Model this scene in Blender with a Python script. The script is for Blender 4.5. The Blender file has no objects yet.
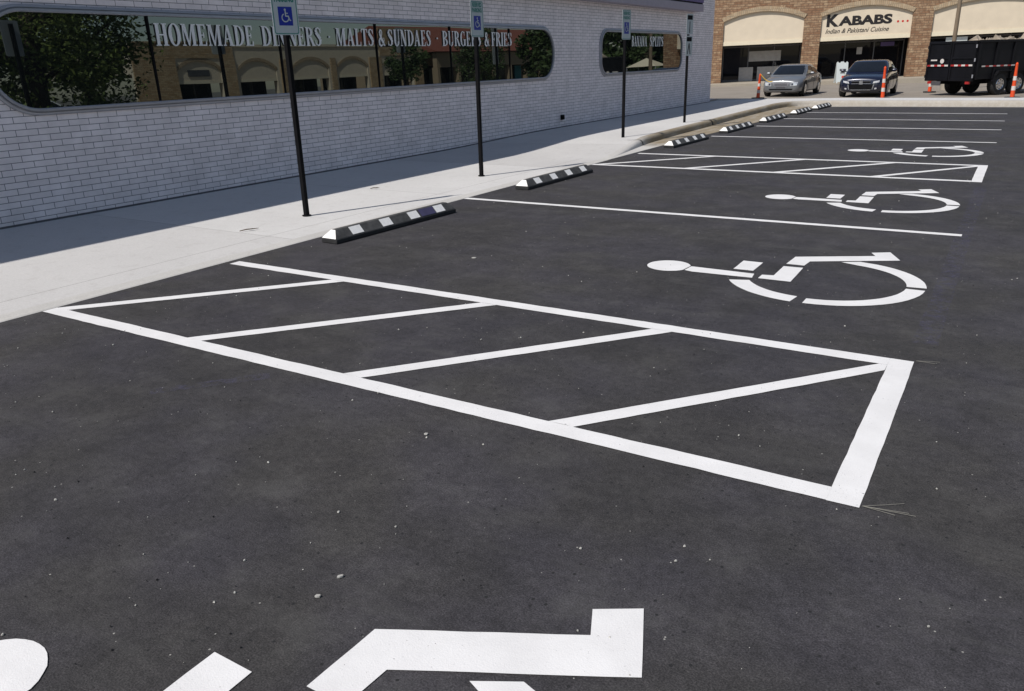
import bpy, bmesh, math, random
from mathutils import Vector, Matrix
from mathutils.bvhtree import BVHTree
random.seed(7)
R = math.radians
sc = bpy.context.scene
COL = sc.collection
XW = -3.843            # diner wall plane
XE = 5.843             # outer end of the painted bays

# ------------------------------------------------------------------ materials
def newmat(name):
    m = bpy.data.materials.new(name); m.use_nodes = True
    nt = m.node_tree; b = nt.nodes['Principled BSDF']
    return m, nt, b
def N(nt, typ, **kw):
    n = nt.nodes.new(typ)
    for k, v in kw.items():
        if k.startswith('i_'): n.inputs[k[2:].replace('_', ' ')].default_value = v
        else: setattr(n, k, v)
    return n
def L(nt, a, b): nt.links.new(a, b)
def rgba(c): return (c[0], c[1], c[2], 1.0)
def noise(nt, co, scale, detail=4, rough=.55):
    n = N(nt, 'ShaderNodeTexNoise'); n.inputs['Scale'].default_value = scale
    n.inputs['Detail'].default_value = detail; n.inputs['Roughness'].default_value = rough
    L(nt, co, n.inputs['Vector']); return n.outputs['Fac']
def ramp(nt, fac, stops):
    r = N(nt, 'ShaderNodeValToRGB'); e = r.color_ramp.elements
    while len(e) < len(stops): e.new(.5)
    for el, (p, c) in zip(e, stops):
        el.position = p; el.color = rgba(c) if len(c) == 3 else c
    L(nt, fac, r.inputs['Fac']); return r.outputs['Color']
def mix(nt, fac, a, b, mode='MIX'):
    m = N(nt, 'ShaderNodeMix', data_type='RGBA', blend_type=mode)
    if isinstance(fac, (int, float)): m.inputs[0].default_value = fac
    else: L(nt, fac, m.inputs[0])
    for s, v in ((6, a), (7, b)):
        if isinstance(v, tuple): m.inputs[s].default_value = rgba(v)
        else: L(nt, v, m.inputs[s])
    return m.outputs[2]
def math_(nt, op, a, b=None, c=None):
    m = N(nt, 'ShaderNodeMath', operation=op)
    for i, v in enumerate((a, b, c)):
        if v is None: continue
        if isinstance(v, (int, float)): m.inputs[i].default_value = v
        else: L(nt, v, m.inputs[i])
    return m.outputs[0]
def coord(nt): return N(nt, 'ShaderNodeTexCoord').outputs['Object']
def bump(nt, b, h, strength=.3, dist=.01):
    n = N(nt, 'ShaderNodeBump'); n.inputs['Strength'].default_value = strength; n.inputs['Distance'].default_value = dist
    L(nt, h, n.inputs['Height']); L(nt, n.outputs[0], b.inputs['Normal'])
MC = {}
def plain(name, c, rough=.6, metal=0., var=.12, scale=6., spec=.5, coat=0.):
    if name in MC: return MC[name]
    m, nt, b = newmat(name)
    co = coord(nt); f = noise(nt, co, scale)
    lo = tuple(x * (1 - var) for x in c); hi = tuple(min(1, x * (1 + var)) for x in c)
    L(nt, ramp(nt, f, [(.3, lo), (.7, hi)]), b.inputs['Base Color'])
    b.inputs['Roughness'].default_value = rough; b.inputs['Metallic'].default_value = metal
    b.inputs['Specular IOR Level'].default_value = spec
    b.inputs['Coat Weight'].default_value = coat; b.inputs['Coat Roughness'].default_value = .05
    MC[name] = m; return m

def asphalt_mat():
    m, nt, b = newmat('asphalt'); co = coord(nt)
    fine = noise(nt, co, 160, 3, .75); mid = noise(nt, co, 30, 4, .7); big = noise(nt, co, .55, 5, .6); blot = noise(nt, co, 3.2, 5, .62)
    c = ramp(nt, fine, [(.33, (.021, .0200, .0212)), (.5, (.043, .041, .0430)), (.68, (.080, .076, .0785))])
    c = mix(nt, 1., c, ramp(nt, mid, [(.3, (.72, .72, .72)), (.7, (1.25, 1.24, 1.25))]), 'MULTIPLY')
    c = mix(nt, 1., c, ramp(nt, big, [(.3, (.80, .80, .84)), (.7, (1.18, 1.17, 1.13))]), 'MULTIPLY')
    c = mix(nt, 1., c, ramp(nt, blot, [(.32, (.80, .80, .82)), (.68, (1.2, 1.2, 1.18))]), 'MULTIPLY')
    tint = noise(nt, co, 1.1, 3, .5); c = mix(nt, 1., c, ramp(nt, tint, [(.4, (1.02, 1.02, .95)), (.6, (.985, .985, 1.06))]), 'MULTIPLY')
    b9 = noise(nt, co, 9, 4, .6); c = mix(nt, 1., c, ramp(nt, b9, [(.3, (.86, .86, .86)), (.7, (1.13, 1.13, 1.13))]), 'MULTIPLY')
    # roller scuffs, stretched a little along the paving run
    mp = N(nt, 'ShaderNodeMapping'); mp.inputs['Rotation'].default_value = (0, 0, R(8)); mp.inputs['Scale'].default_value = (.5, 2.6, 1)
    L(nt, co, mp.inputs['Vector']); sf = noise(nt, mp.outputs[0], 1.6, 6, .68)
    c = mix(nt, ramp(nt, sf, [(.54, (0, 0, 0)), (.72, (.34, .34, .34))]), c, (.085, .083, .08))
    c = mix(nt, ramp(nt, blot, [(.56, (0, 0, 0)), (.70, (.30, .30, .30))]), c, (.075, .074, .072))
    # pale grit caught in the surface and dark pits
    v = N(nt, 'ShaderNodeTexVoronoi', feature='F1'); v.inputs['Scale'].default_value = 24; L(nt, co, v.inputs['Vector'])
    s = N(nt, 'ShaderNodeSeparateColor'); L(nt, v.outputs['Color'], s.inputs[0])
    near = math_(nt, 'LESS_THAN', v.outputs['Distance'], .085); rare = math_(nt, 'GREATER_THAN', s.outputs[0], .82)
    clus = math_(nt, 'GREATER_THAN', noise(nt, co, 1.3, 3), .47)
    g = math_(nt, 'MULTIPLY', math_(nt, 'MULTIPLY', near, rare), clus)
    c = mix(nt, g, c, (.30, .29, .27))
    v2 = N(nt, 'ShaderNodeTexVoronoi', feature='F1'); v2.inputs['Scale'].default_value = 31; L(nt, co, v2.inputs['Vector'])
    s2 = N(nt, 'ShaderNodeSeparateColor'); L(nt, v2.outputs['Color'], s2.inputs[0])
    g2 = math_(nt, 'MULTIPLY', math_(nt, 'LESS_THAN', v2.outputs['Distance'], .2), math_(nt, 'GREATER_THAN', s2.outputs[1], .90))
    c = mix(nt, g2, c, (.018, .018, .019))
    L(nt, c, b.inputs['Base Color']); b.inputs['Roughness'].default_value = .82
    b.inputs['Specular IOR Level'].default_value = .35
    bump(nt, b, math_(nt, 'ADD', fine, mid), .55, .006)
    return m
def paint_mat():
    m, nt, b = newmat('road_paint'); co = coord(nt)
    f = noise(nt, co, 90, 3, .7); g = noise(nt, co, 4, 5, .6)
    c = ramp(nt, g, [(.3, (.71, .70, .695)), (.7, (.80, .79, .785))])
    worn = math_(nt, 'MULTIPLY', math_(nt, 'SUBTRACT', noise(nt, co, 1.7, 4, .6), .46), .22)
    f = math_(nt, 'SUBTRACT', f, math_(nt, 'MAXIMUM', worn, 0))
    pits = ramp(nt, f, [(.24, (.5, .5, .5)), (.33, (1, 1, 1))])
    c = mix(nt, 1., c, pits, 'MULTIPLY')
    v = N(nt, 'ShaderNodeTexVoronoi', feature='F1'); v.inputs['Scale'].default_value = 11; L(nt, co, v.inputs['Vector'])
    s = N(nt, 'ShaderNodeSeparateColor'); L(nt, v.outputs['Color'], s.inputs[0])
    g2 = math_(nt, 'MULTIPLY', math_(nt, 'LESS_THAN', v.outputs['Distance'], .05), math_(nt, 'GREATER_THAN', s.outputs[1], .6))
    c = mix(nt, g2, c, (.3, .3, .3))
    L(nt, c, b.inputs['Base Color']); b.inputs['Roughness'].default_value = .6
    bump(nt, b, noise(nt, co, 160, 3, .75), .35, .004)
    return m
def concrete_mat(name, c, var=.1, joints=False, brown=False):
    m, nt, b = newmat(name); co = coord(nt)
    big = noise(nt, co, .7, 6, .62); fine = noise(nt, co, 60, 4, .7); spot = noise(nt, co, 7, 4, .6)
    k = ramp(nt, big, [(.3, tuple(x * (1 - var) for x in c)), (.7, tuple(x * (1 + var) for x in c))])
    k = mix(nt, 1., k, ramp(nt, fine, [(.3, (.9, .9, .9)), (.7, (1.07, 1.07, 1.07))]), 'MULTIPLY')
    k = mix(nt, 1., k, ramp(nt, spot, [(.34, (.94, .935, .93)), (.45, (1, 1, 1))]), 'MULTIPLY')
    if brown:
        sx = N(nt, 'ShaderNodeSeparateXYZ'); L(nt, co, sx.inputs[0])
        f = math_(nt, 'SMOOTH_MIN', 1, math_(nt, 'MULTIPLY', math_(nt, 'SUBTRACT', sx.outputs[1], 15.3), 1.1), .1)
        f = math_(nt, 'MAXIMUM', f, 0)
        # the clay film fades out round the corner
        g = math_(nt, 'MINIMUM', math_(nt, 'MAXIMUM', math_(nt, 'MULTIPLY', math_(nt, 'SUBTRACT', 29.4, sx.outputs[1]), 1.5), .5), 1)
        f = math_(nt, 'MULTIPLY', f, g)
        mp = N(nt, 'ShaderNodeMapping'); mp.inputs['Scale'].default_value = (4, .6, 4); L(nt, co, mp.inputs['Vector'])
        st = ramp(nt, noise(nt, mp.outputs[0], 2.0, 5, .6), [(.25, (.55, .55, .55)), (.6, (1, 1, 1))])
        f = mix(nt, 1., st, f, 'MULTIPLY')
        k = mix(nt, f, k, (.25, .20, .13))
    if joints:
        sx = N(nt, 'ShaderNodeSeparateXYZ'); L(nt, co, sx.inputs[0])
        fr = math_(nt, 'FRACT', math_(nt, 'DIVIDE', math_(nt, 'ADD', sx.outputs[1], .35), 3.05))
        j1 = math_(nt, 'LESS_THAN', fr, .0035)
        j2 = math_(nt, 'LESS_THAN', math_(nt, 'ABSOLUTE', math_(nt, 'ADD', sx.outputs[0], .52)), .0055)
        j2 = math_(nt, 'MULTIPLY', j2, math_(nt, 'LESS_THAN', sx.outputs[1], 13.2))
        j = math_(nt, 'MAXIMUM', j1, j2)
        wn = N(nt, 'ShaderNodeTexWhiteNoise', noise_dimensions='1D'); L(nt, math_(nt, 'FLOOR', math_(nt, 'DIVIDE', math_(nt, 'ADD', sx.outputs[1], .35), 3.05)), wn.inputs['W'])
        k = mix(nt, 1., k, ramp(nt, wn.outputs['Value'], [(0, (.93, .925, .92)), (1, (1.04, 1.04, 1.035))]), 'MULTIPLY')
        k = mix(nt, math_(nt, 'MULTIPLY', j, .55), k, (.14, .13, .12))
    L(nt, k, b.inputs['Base Color']); b.inputs['Roughness'].default_value = .85
    b.inputs['Specular IOR Level'].default_value = .3
    bump(nt, b, fine, .25, .004)
    return m
def brick_mat(name, ax, w, h, c1, c2, mort, msize, bstr=.4, patch=None, rough=.7, noise_s=3.):
    """ax: which object axis runs along the courses"""
    m, nt, b = newmat(name); co = coord(nt)
    s = N(nt, 'ShaderNodeSeparateXYZ'); L(nt, co, s.inputs[0])
    k = N(nt, 'ShaderNodeCombineXYZ')
    if ax == 'xy': L(nt, math_(nt, 'ADD', s.outputs[0], s.outputs[1]), k.inputs[0])
    else: L(nt, s.outputs['xyz'.index(ax)], k.inputs[0])
    L(nt, s.outputs[2], k.inputs[1])
    t = N(nt, 'ShaderNodeTexBrick'); L(nt, k.outputs[0], t.inputs['Vector'])
    t.offset = .5; t.inputs['Scale'].default_value = 1
    t.inputs['Brick Width'].default_value = w; t.inputs['Row Height'].default_value = h
    t.inputs['Mortar Size'].default_value = msize; t.inputs['Mortar Smooth'].default_value = .1
    t.inputs['Color1'].default_value = rgba(c1); t.inputs['Color2'].default_value = rgba(c2); t.inputs['Mortar'].default_value = rgba(mort)
    c = t.outputs['Color']
    c = mix(nt, 1., c, ramp(nt, noise(nt, co, noise_s, 5, .6), [(.3, (.86, .86, .86)), (.7, (1.1, 1.1, 1.1))]), 'MULTIPLY')
    if patch: c = mix(nt, ramp(nt, noise(nt, co, 5.5, 3, .7), [(.42, (0, 0, 0)), (.62, (.75, .75, .75))]), c, patch)
    L(nt, c, b.inputs['Base Color']); b.inputs['Roughness'].default_value = rough
    inv = math_(nt, 'SUBTRACT', 1, t.outputs['Fac'])
    bump(nt, b, math_(nt, 'ADD', inv, math_(nt, 'MULTIPLY', noise(nt, co, 40, 3), .3)), bstr, .008)
    return m
def glass_mat(name, base=(.006, .007, .007), ior=2.35, rough=0.0, tint=(.82, .92, .90)):
    m, nt, b = newmat(name); co = coord(nt)
    L(nt, ramp(nt, noise(nt, co, .8, 3), [(.3, base), (.7, tuple(x * 1.8 for x in base))]), b.inputs['Base Color'])
    b.inputs['Roughness'].default_value = rough; b.inputs['IOR'].default_value = ior
    b.inputs['Specular Tint'].default_value = rgba(tint)
    bump(nt, b, noise(nt, co, .55, 1, .3), .06, .03)
    return m
def leaf_mat(name, c, c2):
    m, nt, b = newmat(name); co = coord(nt)
    L(nt, ramp(nt, noise(nt, co, 1.6, 4), [(.3, c), (.7, c2)]), b.inputs['Base Color'])
    b.inputs['Roughness'].default_value = .6; return m

M = dict(
 asphalt=asphalt_mat(), paint=paint_mat(),
 walk=concrete_mat('sidewalk_concrete', (.57, .56, .55), .05, joints=True),
 kerbm=concrete_mat('kerb_concrete', (.52, .505, .48), .1, brown=True),
 street=concrete_mat('street_surface', (.27, .24, .205), .12),
 mallwalk=concrete_mat('storefront_concrete', (.36, .32, .26), .1),
 white_brick=brick_mat('painted_white_brick', 'y', .262, .0735, (.80, .735, .745), (.89, .82, .835), (.20, .185, .20), .0040, .5, rough=.5),
 stone=brick_mat('ledge_stone', 'x', .42, .13, (.26, .14, .075), (.44, .31, .19), (.12, .09, .065), .010, .9, patch=(.17, .09, .05), rough=.85),
 stone2=brick_mat('ledge_stone_band', 'x', .11, .30, (.40, .29, .18), (.46, .36, .24), (.22, .18, .13), .008, .6, rough=.85),
 cream=plain('cream_stucco', (.68, .585, .45), .8, var=.05, scale=2),
 cream2=plain('cream_trim', (.74, .66, .50), .8, var=.04),
 black=plain('black_metal', (.005, .005, .006), .7, spec=.12, var=.3),
 signwhite=plain('sign_white', (.56, .60, .59), .45, var=.03),
 green=plain('sign_green', (.02, .22, .17), .45, var=.05),
 blue=plain('sign_blue', (.012, .03, .34), .45, var=.05),
 alu=plain('aluminium_trim', (.36, .36, .39), .35, metal=.3, var=.08),
 aludark=plain('dark_trim', (.12, .12, .13), .4, metal=.4, var=.1),
 fascia=plain('fascia_grey', (.34, .30, .36), .5, var=.05),
 purple=plain('fascia_purple', (.10, .07, .22), .5, var=.08),
 roof=plain('roof_membrane', (.4, .39, .37), .9, var=.1),
 pane=glass_mat('tinted_window'),
 shopglass=glass_mat('shop_glass', (.008, .008, .01), 1.33, .02, (1, 1, 1)),
 dark=plain('dark_interior', (.012, .011, .012), .8, var=.4, scale=1.5),
 letter=plain('window_lettering_white', (.80, .80, .79), .6, var=.03),
 signblack=plain('sign_letter_black', (.015, .012, .012), .5, var=.2),
 signred=plain('sign_letter_red', (.55, .03, .02), .5, var=.05),
 rubber=plain('black_rubber', (.020, .020, .021), .75, var=.35, scale=20),
 stopgrey=plain('wheel_stop_grey', (.060, .059, .058), .75, var=.35, scale=16),
 stopwhite=plain('wheel_stop_white', (.84, .83, .81), .65, var=.07, scale=25),
 stopviolet=plain('wheel_stop_violet', (.06, .055, .12), .7, var=.2),
 orange=plain('safety_orange', (.80, .085, .02), .5, var=.08),
 reflect=plain('reflective_white', (.62, .58, .55), .4, var=.1, scale=20),
 yellow=plain('caution_tape_yellow', (.65, .42, .05), .5),
 silver=plain('silver_car_paint', (.20, .21, .225), .34, metal=.35, var=.04, coat=.6),
 navy=plain('navy_car_paint', (.008, .011, .03), .25, metal=.2, var=.1, coat=1.),
 whitecar=plain('white_car_paint', (.7, .7, .7), .3, var=.03, coat=.6),
 carglass=glass_mat('car_glass', (.006, .007, .009), 1.55, .02, (1, 1, 1)),
 chrome=plain('chrome', (.62, .63, .65), .16, metal=1., var=.05),
 lamp=plain('headlamp_glass', (.66, .68, .70), .2, metal=.3, var=.3, scale=14, coat=1.),
 tyre=plain('tyre_rubber', (.018, .018, .018), .8, var=.2),
 trailer=plain('trailer_black', (.005, .005, .007), .5, var=.35, scale=2, spec=.22),
 red=plain('reflector_red', (.35, .02, .02), .4),
 rubble=plain('broken_concrete', (.32, .27, .21), .9, var=.35, scale=3),
 polem=plain('tan_pole_paint', (.20, .15, .10), .6, var=.1),
 bark=plain('bark', (.07, .05, .035), .9, var=.35, scale=8),
 leafa=leaf_mat('leaves_green', (.10, .145, .03), (.24, .29, .07)),
 leafb=leaf_mat('leaves_dark', (.03, .055, .014), (.075, .115, .03)),
 earth=plain('earth', (.16, .15, .13), .95, var=.2, scale=.1),
 redroof=plain('red_roof_tile', (.26, .085, .055), .8, var=.2, scale=9),
 stonetan=brick_mat('tan_ledge_stone', 'x', .42, .13, (.42, .28, .15), (.56, .42, .26), (.2, .15, .1), .010, .7, rough=.85),
 tan=plain('tan_wall', (.34, .26, .17), .8, var=.1),
 teal=plain('teal_poster', (.04, .30, .38), .5),
 banner=plain('grey_banner', (.42, .42, .42), .7, var=.1),
 crumb=plain('grit', (.42, .41, .38), .9, var=.4, scale=30),
 crumbd=plain('dark_grit', (.014, .014, .015), .9, var=.4, scale=30),
 twine=plain('chalk_twine', (.24, .23, .20), .8),
 leafdry=plain('dry_leaf', (.12, .085, .05), .8, var=.3),
 tar=plain('joint_tar', (.02, .018, .016), .8),
)

# ------------------------------------------------------------------ mesh helpers
class MB:
    def __init__(s): s.v = []; s.f = []; s.m = []; s.cur = 0
    def face(s, pts):
        i = len(s.v); s.v += [tuple(p) for p in pts]; s.f.append(tuple(range(i, i + len(pts)))); s.m.append(s.cur)
    def raw(s, vs, fs):
        i = len(s.v); s.v += [tuple(p) for p in vs]
        for f in fs: s.f.append(tuple(i + k for k in f)); s.m.append(s.cur)
    def box(s, x0, x1, y0, y1, z0, z1):
        s.raw([(x0, y0, z0), (x1, y0, z0), (x1, y1, z0), (x0, y1, z0), (x0, y0, z1), (x1, y0, z1), (x1, y1, z1), (x0, y1, z1)],
              [(0, 3, 2, 1), (4, 5, 6, 7), (0, 1, 5, 4), (1, 2, 6, 5), (2, 3, 7, 6), (3, 0, 4, 7)])
    def tube(s, path, rad, n=10, cap=True):
        path = [Vector(p) for p in path]; rings = []
        rr = rad if isinstance(rad, (list, tuple)) else [rad] * len(path)
        for i, p in enumerate(path):
            d = (path[min(i + 1, len(path) - 1)] - path[max(i - 1, 0)]).normalized()
            a = d.orthogonal().normalized() if i == 0 else (rings[-1][1] - d * rings[-1][1].dot(d)).normalized()
            b = d.cross(a)
            rings.append(([p + (a * math.cos(t) + b * math.sin(t)) * rr[i] for t in [2 * math.pi * k / n for k in range(n)]], a))
        vs = [q for r_, _ in rings for q in r_]; fs = []
        for i in range(len(path) - 1):
            for k in range(n): fs.append((i * n + k, i * n + (k + 1) % n, (i + 1) * n + (k + 1) % n, (i + 1) * n + k))
        if cap: fs.append(tuple(range(n))[::-1]); fs.append(tuple((len(path) - 1) * n + k for k in range(n)))
        s.raw(vs, fs)
    def lathe(s, prof, n=20, center=(0, 0, 0), axis='z'):
        vs = []; fs = []
        for (r, h) in prof:
            for k in range(n):
                t = 2 * math.pi * k / n; a, b = r * math.cos(t), r * math.sin(t)
                p = (a, b, h) if axis == 'z' else (h, a, b)
                vs.append(tuple(p[i] + center[i] for i in range(3)))
        for i in range(len(prof) - 1):
            for k in range(n): fs.append((i * n + k, i * n + (k + 1) % n, (i + 1) * n + (k + 1) % n, (i + 1) * n + k))
        fs.append(tuple(range(n))[::-1]); fs.append(tuple((len(prof) - 1) * n + k for k in range(n)))
        s.raw(vs, fs)
    def loft(s, rings, closed=True, caps=True):
        n = len(rings[0]); vs = [q for r_ in rings for q in r_]; fs = []
        for i in range(len(rings) - 1):
            for k in range(n if closed else n - 1): fs.append((i * n + k, i * n + (k + 1) % n, (i + 1) * n + (k + 1) % n, (i + 1) * n + k))
        if caps: fs.append(tuple(range(n))[::-1]); fs.append(tuple((len(rings) - 1) * n + k for k in range(n)))
        s.raw(vs, fs)
    def prism(s, poly, z0, z1):
        n = len(poly); s.raw([(x, y, z0) for x, y in poly] + [(x, y, z1) for x, y in poly],
            [tuple(range(n))[::-1], tuple(range(n, 2 * n))] + [(k, (k + 1) % n, n + (k + 1) % n, n + k) for k in range(n)])
    def xform(s, fn): s.v = [tuple(fn(*p)) for p in s.v]; return s
    def build(s, name, mat, parent=None, smooth=False, bevel=0, merge=True, fixn=True):
        me = bpy.data.meshes.new(name); me.from_pydata(s.v, [], s.f)
        mats = mat if isinstance(mat, (list, tuple)) else [mat]
        for k in mats: me.materials.append(k)
        me.polygons.foreach_set('material_index', s.m)
        bm = bmesh.new(); bm.from_mesh(me)
        if merge: bmesh.ops.remove_doubles(bm, verts=bm.verts, dist=1e-5)
        if fixn: bmesh.ops.recalc_face_normals(bm, faces=bm.faces)
        bm.to_mesh(me); bm.free()
        o = bpy.data.objects.new(name, me); COL.objects.link(o)
        if parent: o.parent = parent
        if smooth:
            me.shade_smooth()
            try: me.set_sharp_from_angle(angle=R(38))
            except Exception: pass
        if bevel:
            b = o.modifiers.new('bevel', 'BEVEL'); b.width = bevel; b.segments = 2; b.limit_method = 'ANGLE'; b.angle_limit = R(35)
        return o
def tag(o, label=None, cat=None, group=None, kind=None):
    if label: o['label'] = label
    if cat: o['category'] = cat
    if group: o['group'] = group
    if kind: o['kind'] = kind
    return o
def empty(name, loc=(0, 0, 0), rz=0, **kw):
    o = bpy.data.objects.new(name, None); COL.objects.link(o); o.empty_display_size = .2
    o.location = loc; o.rotation_euler = (0, 0, rz); return tag(o, **kw)
def children(o): return [c for c in COL.objects if c.parent == o]
def copy_tree(o, parent=None):
    c = o.copy(); COL.objects.link(c)
    if parent: c.parent = parent
    for ch in children(o): copy_tree(ch, c)
    return c

# ------------------------------------------------------------------ the ground
def sheet(name, x0, x1, y0, y1, z, mat, nx=1, ny=1):
    b = MB(); vs = [(x0 + (x1 - x0) * i / nx, y0 + (y1 - y0) * j / ny, z) for j in range(ny + 1) for i in range(nx + 1)]
    fs = [(j * (nx + 1) + i, j * (nx + 1) + i + 1, (j + 1) * (nx + 1) + i + 1, (j + 1) * (nx + 1) + i) for j in range(ny) for i in range(nx)]
    b.raw(vs, fs); return tag(b.build(name, mat), kind='structure')
sheet('ground', -900, 900, -900, 900, -.03, M['earth'])
sheet('parking_lot', -3.9, 60, -40, 30.6, 0, M['asphalt'])
sheet('street', -70, 44.0, 30.6, 51.2, -.004, M['street'])
sheet('side_street', 38.2, 44, -40, 30.6, .004, M['street'])
sheet('road', 13, 44, 51.2, 240, -.004, M['street'])

# painted lines ------------------------------------------------------
def strip(b, p, q, w, z=.004, seg=.09, jit=.003):
    """band from p to q with faintly wavering edges"""
    p, q = Vector(p), Vector(q); d = q - p; n = max(2, int(d.length / seg)); t = d.normalized(); nn = Vector((-t.y, t.x))
    l, r_ = [], []
    for i in range(n + 1):
        c = p + d * (i / n)
        l.append(c + nn * (w / 2 + random.uniform(-jit, jit))); r_.append(c - nn * (w / 2 + random.uniform(-jit, jit)))
    vs = [(a.x, a.y, z) for a in l] + [(a.x, a.y, z) for a in r_]
    b.raw(vs, [(n + 1 + i, n + 2 + i, i + 1, i) for i in range(n)])
def poly_fine(b, pts, z=.004, seg=.09, jit=.0018):
    out = []
    for i, a in enumerate(pts):
        c = pts[(i + 1) % len(pts)]; L_ = math.dist(a, c); n = max(1, int(L_ / seg))
        for k in range(n):
            t = k / n; out.append((a[0] + (c[0] - a[0]) * t + random.uniform(-jit, jit), a[1] + (c[1] - a[1]) * t + random.uniform(-jit, jit), z))
    b.face(out)
def aisle(y0, y1, diags, name_label):
    b = MB(); w = .120; xi = 5.716
    strip(b, (.02, y0), (xi, y0), w); strip(b, (.10, y1), (xi, y1), w)
    poly_fine(b, [(xi, y0 - w / 2), (XE, y0 - w / 2), (XE, y1 + w / 2), (xi, y1 + w / 2)])
    a0, a1 = y0 + w / 2, y1 - w / 2
    for (xa, xb, yb) in diags:
        # slanted bars butt against the inner edges of the two long lines
        hw = .070
        if xb > 5.5: poly_fine(b, [(xa - hw, a0), (xa + hw, a0), (xi, a1 - .095), (xi, a1), (xi - .045, a1)])
        else: poly_fine(b, [(xa - hw, a0), (xa + hw, a0), (xb + hw, a1), (xb - hw, a1)])
    o = b.build('hatched_aisle_marking', M['paint'], fixn=False)
    return tag(o, name_label, 'road marking', 'hatched access aisles')
aisle(3.083, 4.785, [(.10, 1.46, 4.758), (1.65, 2.98, 4.758), (3.06, 4.35, 4.758), (4.44, 5.66, 4.66)], 'nearest white hatched access aisle, painted large across the foreground asphalt')
aisle(12.52, 14.31, [(.12, 1.55, 14.258), (1.70, 3.1, 14.258), (3.12, 4.50, 14.258), (4.50, 5.66, 14.10)], 'far white hatched access aisle beyond the second wheel stop')
for y, x0, x1, w, lab in [
    (8.70, .02, XE, .10, 'white stall line between the two nearest wheel stops, nearest of the single lines'),
    (17.98, .30, XE, .10, 'white stall line just beyond the farthest painted wheelchair symbol'),
    (20.9, .50, XE, .10, 'second white stall line beyond the farthest wheelchair symbol'),
    (23.5, .50, XE, .10, 'third white stall line beyond the farthest wheelchair symbol'),
    (26.1, .50, XE, .10, 'farthest white stall line, in front of the far concrete kerb')]:
    b = MB(); strip(b, (x0, y), (x1, y), w)
    tag(b.build('stall_line', M['paint'], fixn=False), lab, 'road marking', 'single white stall lines')
# wheelchair symbols: drawn once in the bay's own metres, head towards the walk
def arc(cx, cy, r, a0, a1, n=14): return [(cx + r * math.cos(R(a0 + (a1 - a0) * i / n)), cy + r * math.sin(R(a0 + (a1 - a0) * i / n))) for i in range(n + 1)]
def symbol():
    b = MB(); cx, cy = 5.012, 6.485
    P = lambda pts: poly_fine(b, pts, jit=.0012)
    P([(3.755 + .185 * math.cos(t), 6.39 + .185 * math.sin(t)) for t in [2 * math.pi * k / 36 for k in range(36)] if not (-.45 < math.atan2(math.sin(t), math.cos(t)) < .28)][::1])
    P([(3.937, 6.445), (4.48, 6.425), (4.50, 6.29), (4.0, 6.275), (3.927, 6.300)][::-1])
    P([(4.275, 6.83), (4.28, 6.515), (4.445, 6.515), (4.445, 6.83)])
    P([(4.545, 6.30), (4.80, 6.30), (4.79, 6.79), (4.63, 6.78), (4.635, 6.44), (4.545, 6.42)])
    P([(4.63, 6.87), (4.78, 6.87), (4.79, 7.04), (5.46, 7.385), (5.345, 7.675), (5.20, 7.59), (5.25, 7.475), (4.64, 7.16)])
    o, i_ = .735, .598
    A = arc(cx, cy, o, 4, 66); B = arc(cx, cy, i_, 74, 4)
    P(A + [(5.17, 7.20), (5.03, 7.125)] + B)
    P(arc(cx, cy, o - .005, -90, -1.5) + arc(cx, cy, i_, -1.5, -90))
    P(arc(cx, cy, o, 206, 263) + arc(cx, cy, i_ - .02, 263, 208))
    return b
sy = symbol().build('wheelchair_symbol', M['paint'], fixn=False)
for k, (dy, lab) in enumerate([(-5.64, 'white wheelchair symbol at the bottom edge, cut off by the picture frame'),
        (0, 'large white wheelchair symbol in the bay beside the nearest wheel stop'),
        (3.93, 'white wheelchair symbol in the bay beside the second wheel stop'),
        (9.56, 'farthest and smallest white wheelchair symbol, beyond the far hatched aisle')]):
    o = sy if k == 0 else sy.copy()
    if k: COL.objects.link(o)
    o.location = (0 if k < 2 else -.03, dy, 0); tag(o, lab, 'road marking', 'wheelchair symbols painted in the bays')
me = sy.data
bm = bmesh.new(); bm.from_mesh(me)
for f_ in bm.faces:
    if f_.normal.z < 0: f_.normal_flip()
bm.to_mesh(me); bm.free()

# sidewalk, kerb, gutter ----------------------------------------------
def ss(t): t = max(0, min(1, t)); return t * t * (3 - 2 * t)
def hgt(y): return .012 + .138 * ss((y - 13.0) / 3.3)
# face-bottom line of the kerb (x, y), top height
KP = [(0, -40), (0, -12), (0, 0), (0, 4), (0, 8), (0, 12), (0, 13.2), (-.09, 13.9), (-.2, 14.6), (-.31, 15.3), (-.40, 16), (-.46, 17), (-.51, 18.5), (-.56, 20.5), (-.64, 23), (-.70, 25.5), (-.70, 27.6), (-.62, 28.6), (-.38, 29.15), (.15, 29.42), (1.2, 29.48), (3, 29.5), (6, 29.5), (9.5, 29.5), (14, 29.5)]
def hw_(y): return .012 + .068 * ss((y - 13.0) / 5)
def khz(p): return hgt(p[1]) if p[1] < 26 else .15 + .02 * ss((p[1] - 26) / 2)
def inward(i, d):
    a = Vector(KP[max(i - 1, 0)]); c = Vector(KP[min(i + 1, len(KP) - 1)]); t = (c - a).normalized()
    return Vector(KP[i]) + Vector((-t.y, t.x)) * d
bk = MB(); rings = []
for i, p in enumerate(KP):
    h = khz(p); row = []
    for d, z in [(0, .0), (.012, h * .55), (.03, h - .03 * min(1, h / .1)), (.055, h - .008), (.085, h), (.155, h + .001)]:
        q = inward(i, d); row.append((q.x, q.y, z))
    rings.append(row)
bk.loft(rings, closed=False, caps=False)
kerb = tag(bk.build('kerb', M['kerbm'], smooth=True), kind='structure')
bj = MB()
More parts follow.
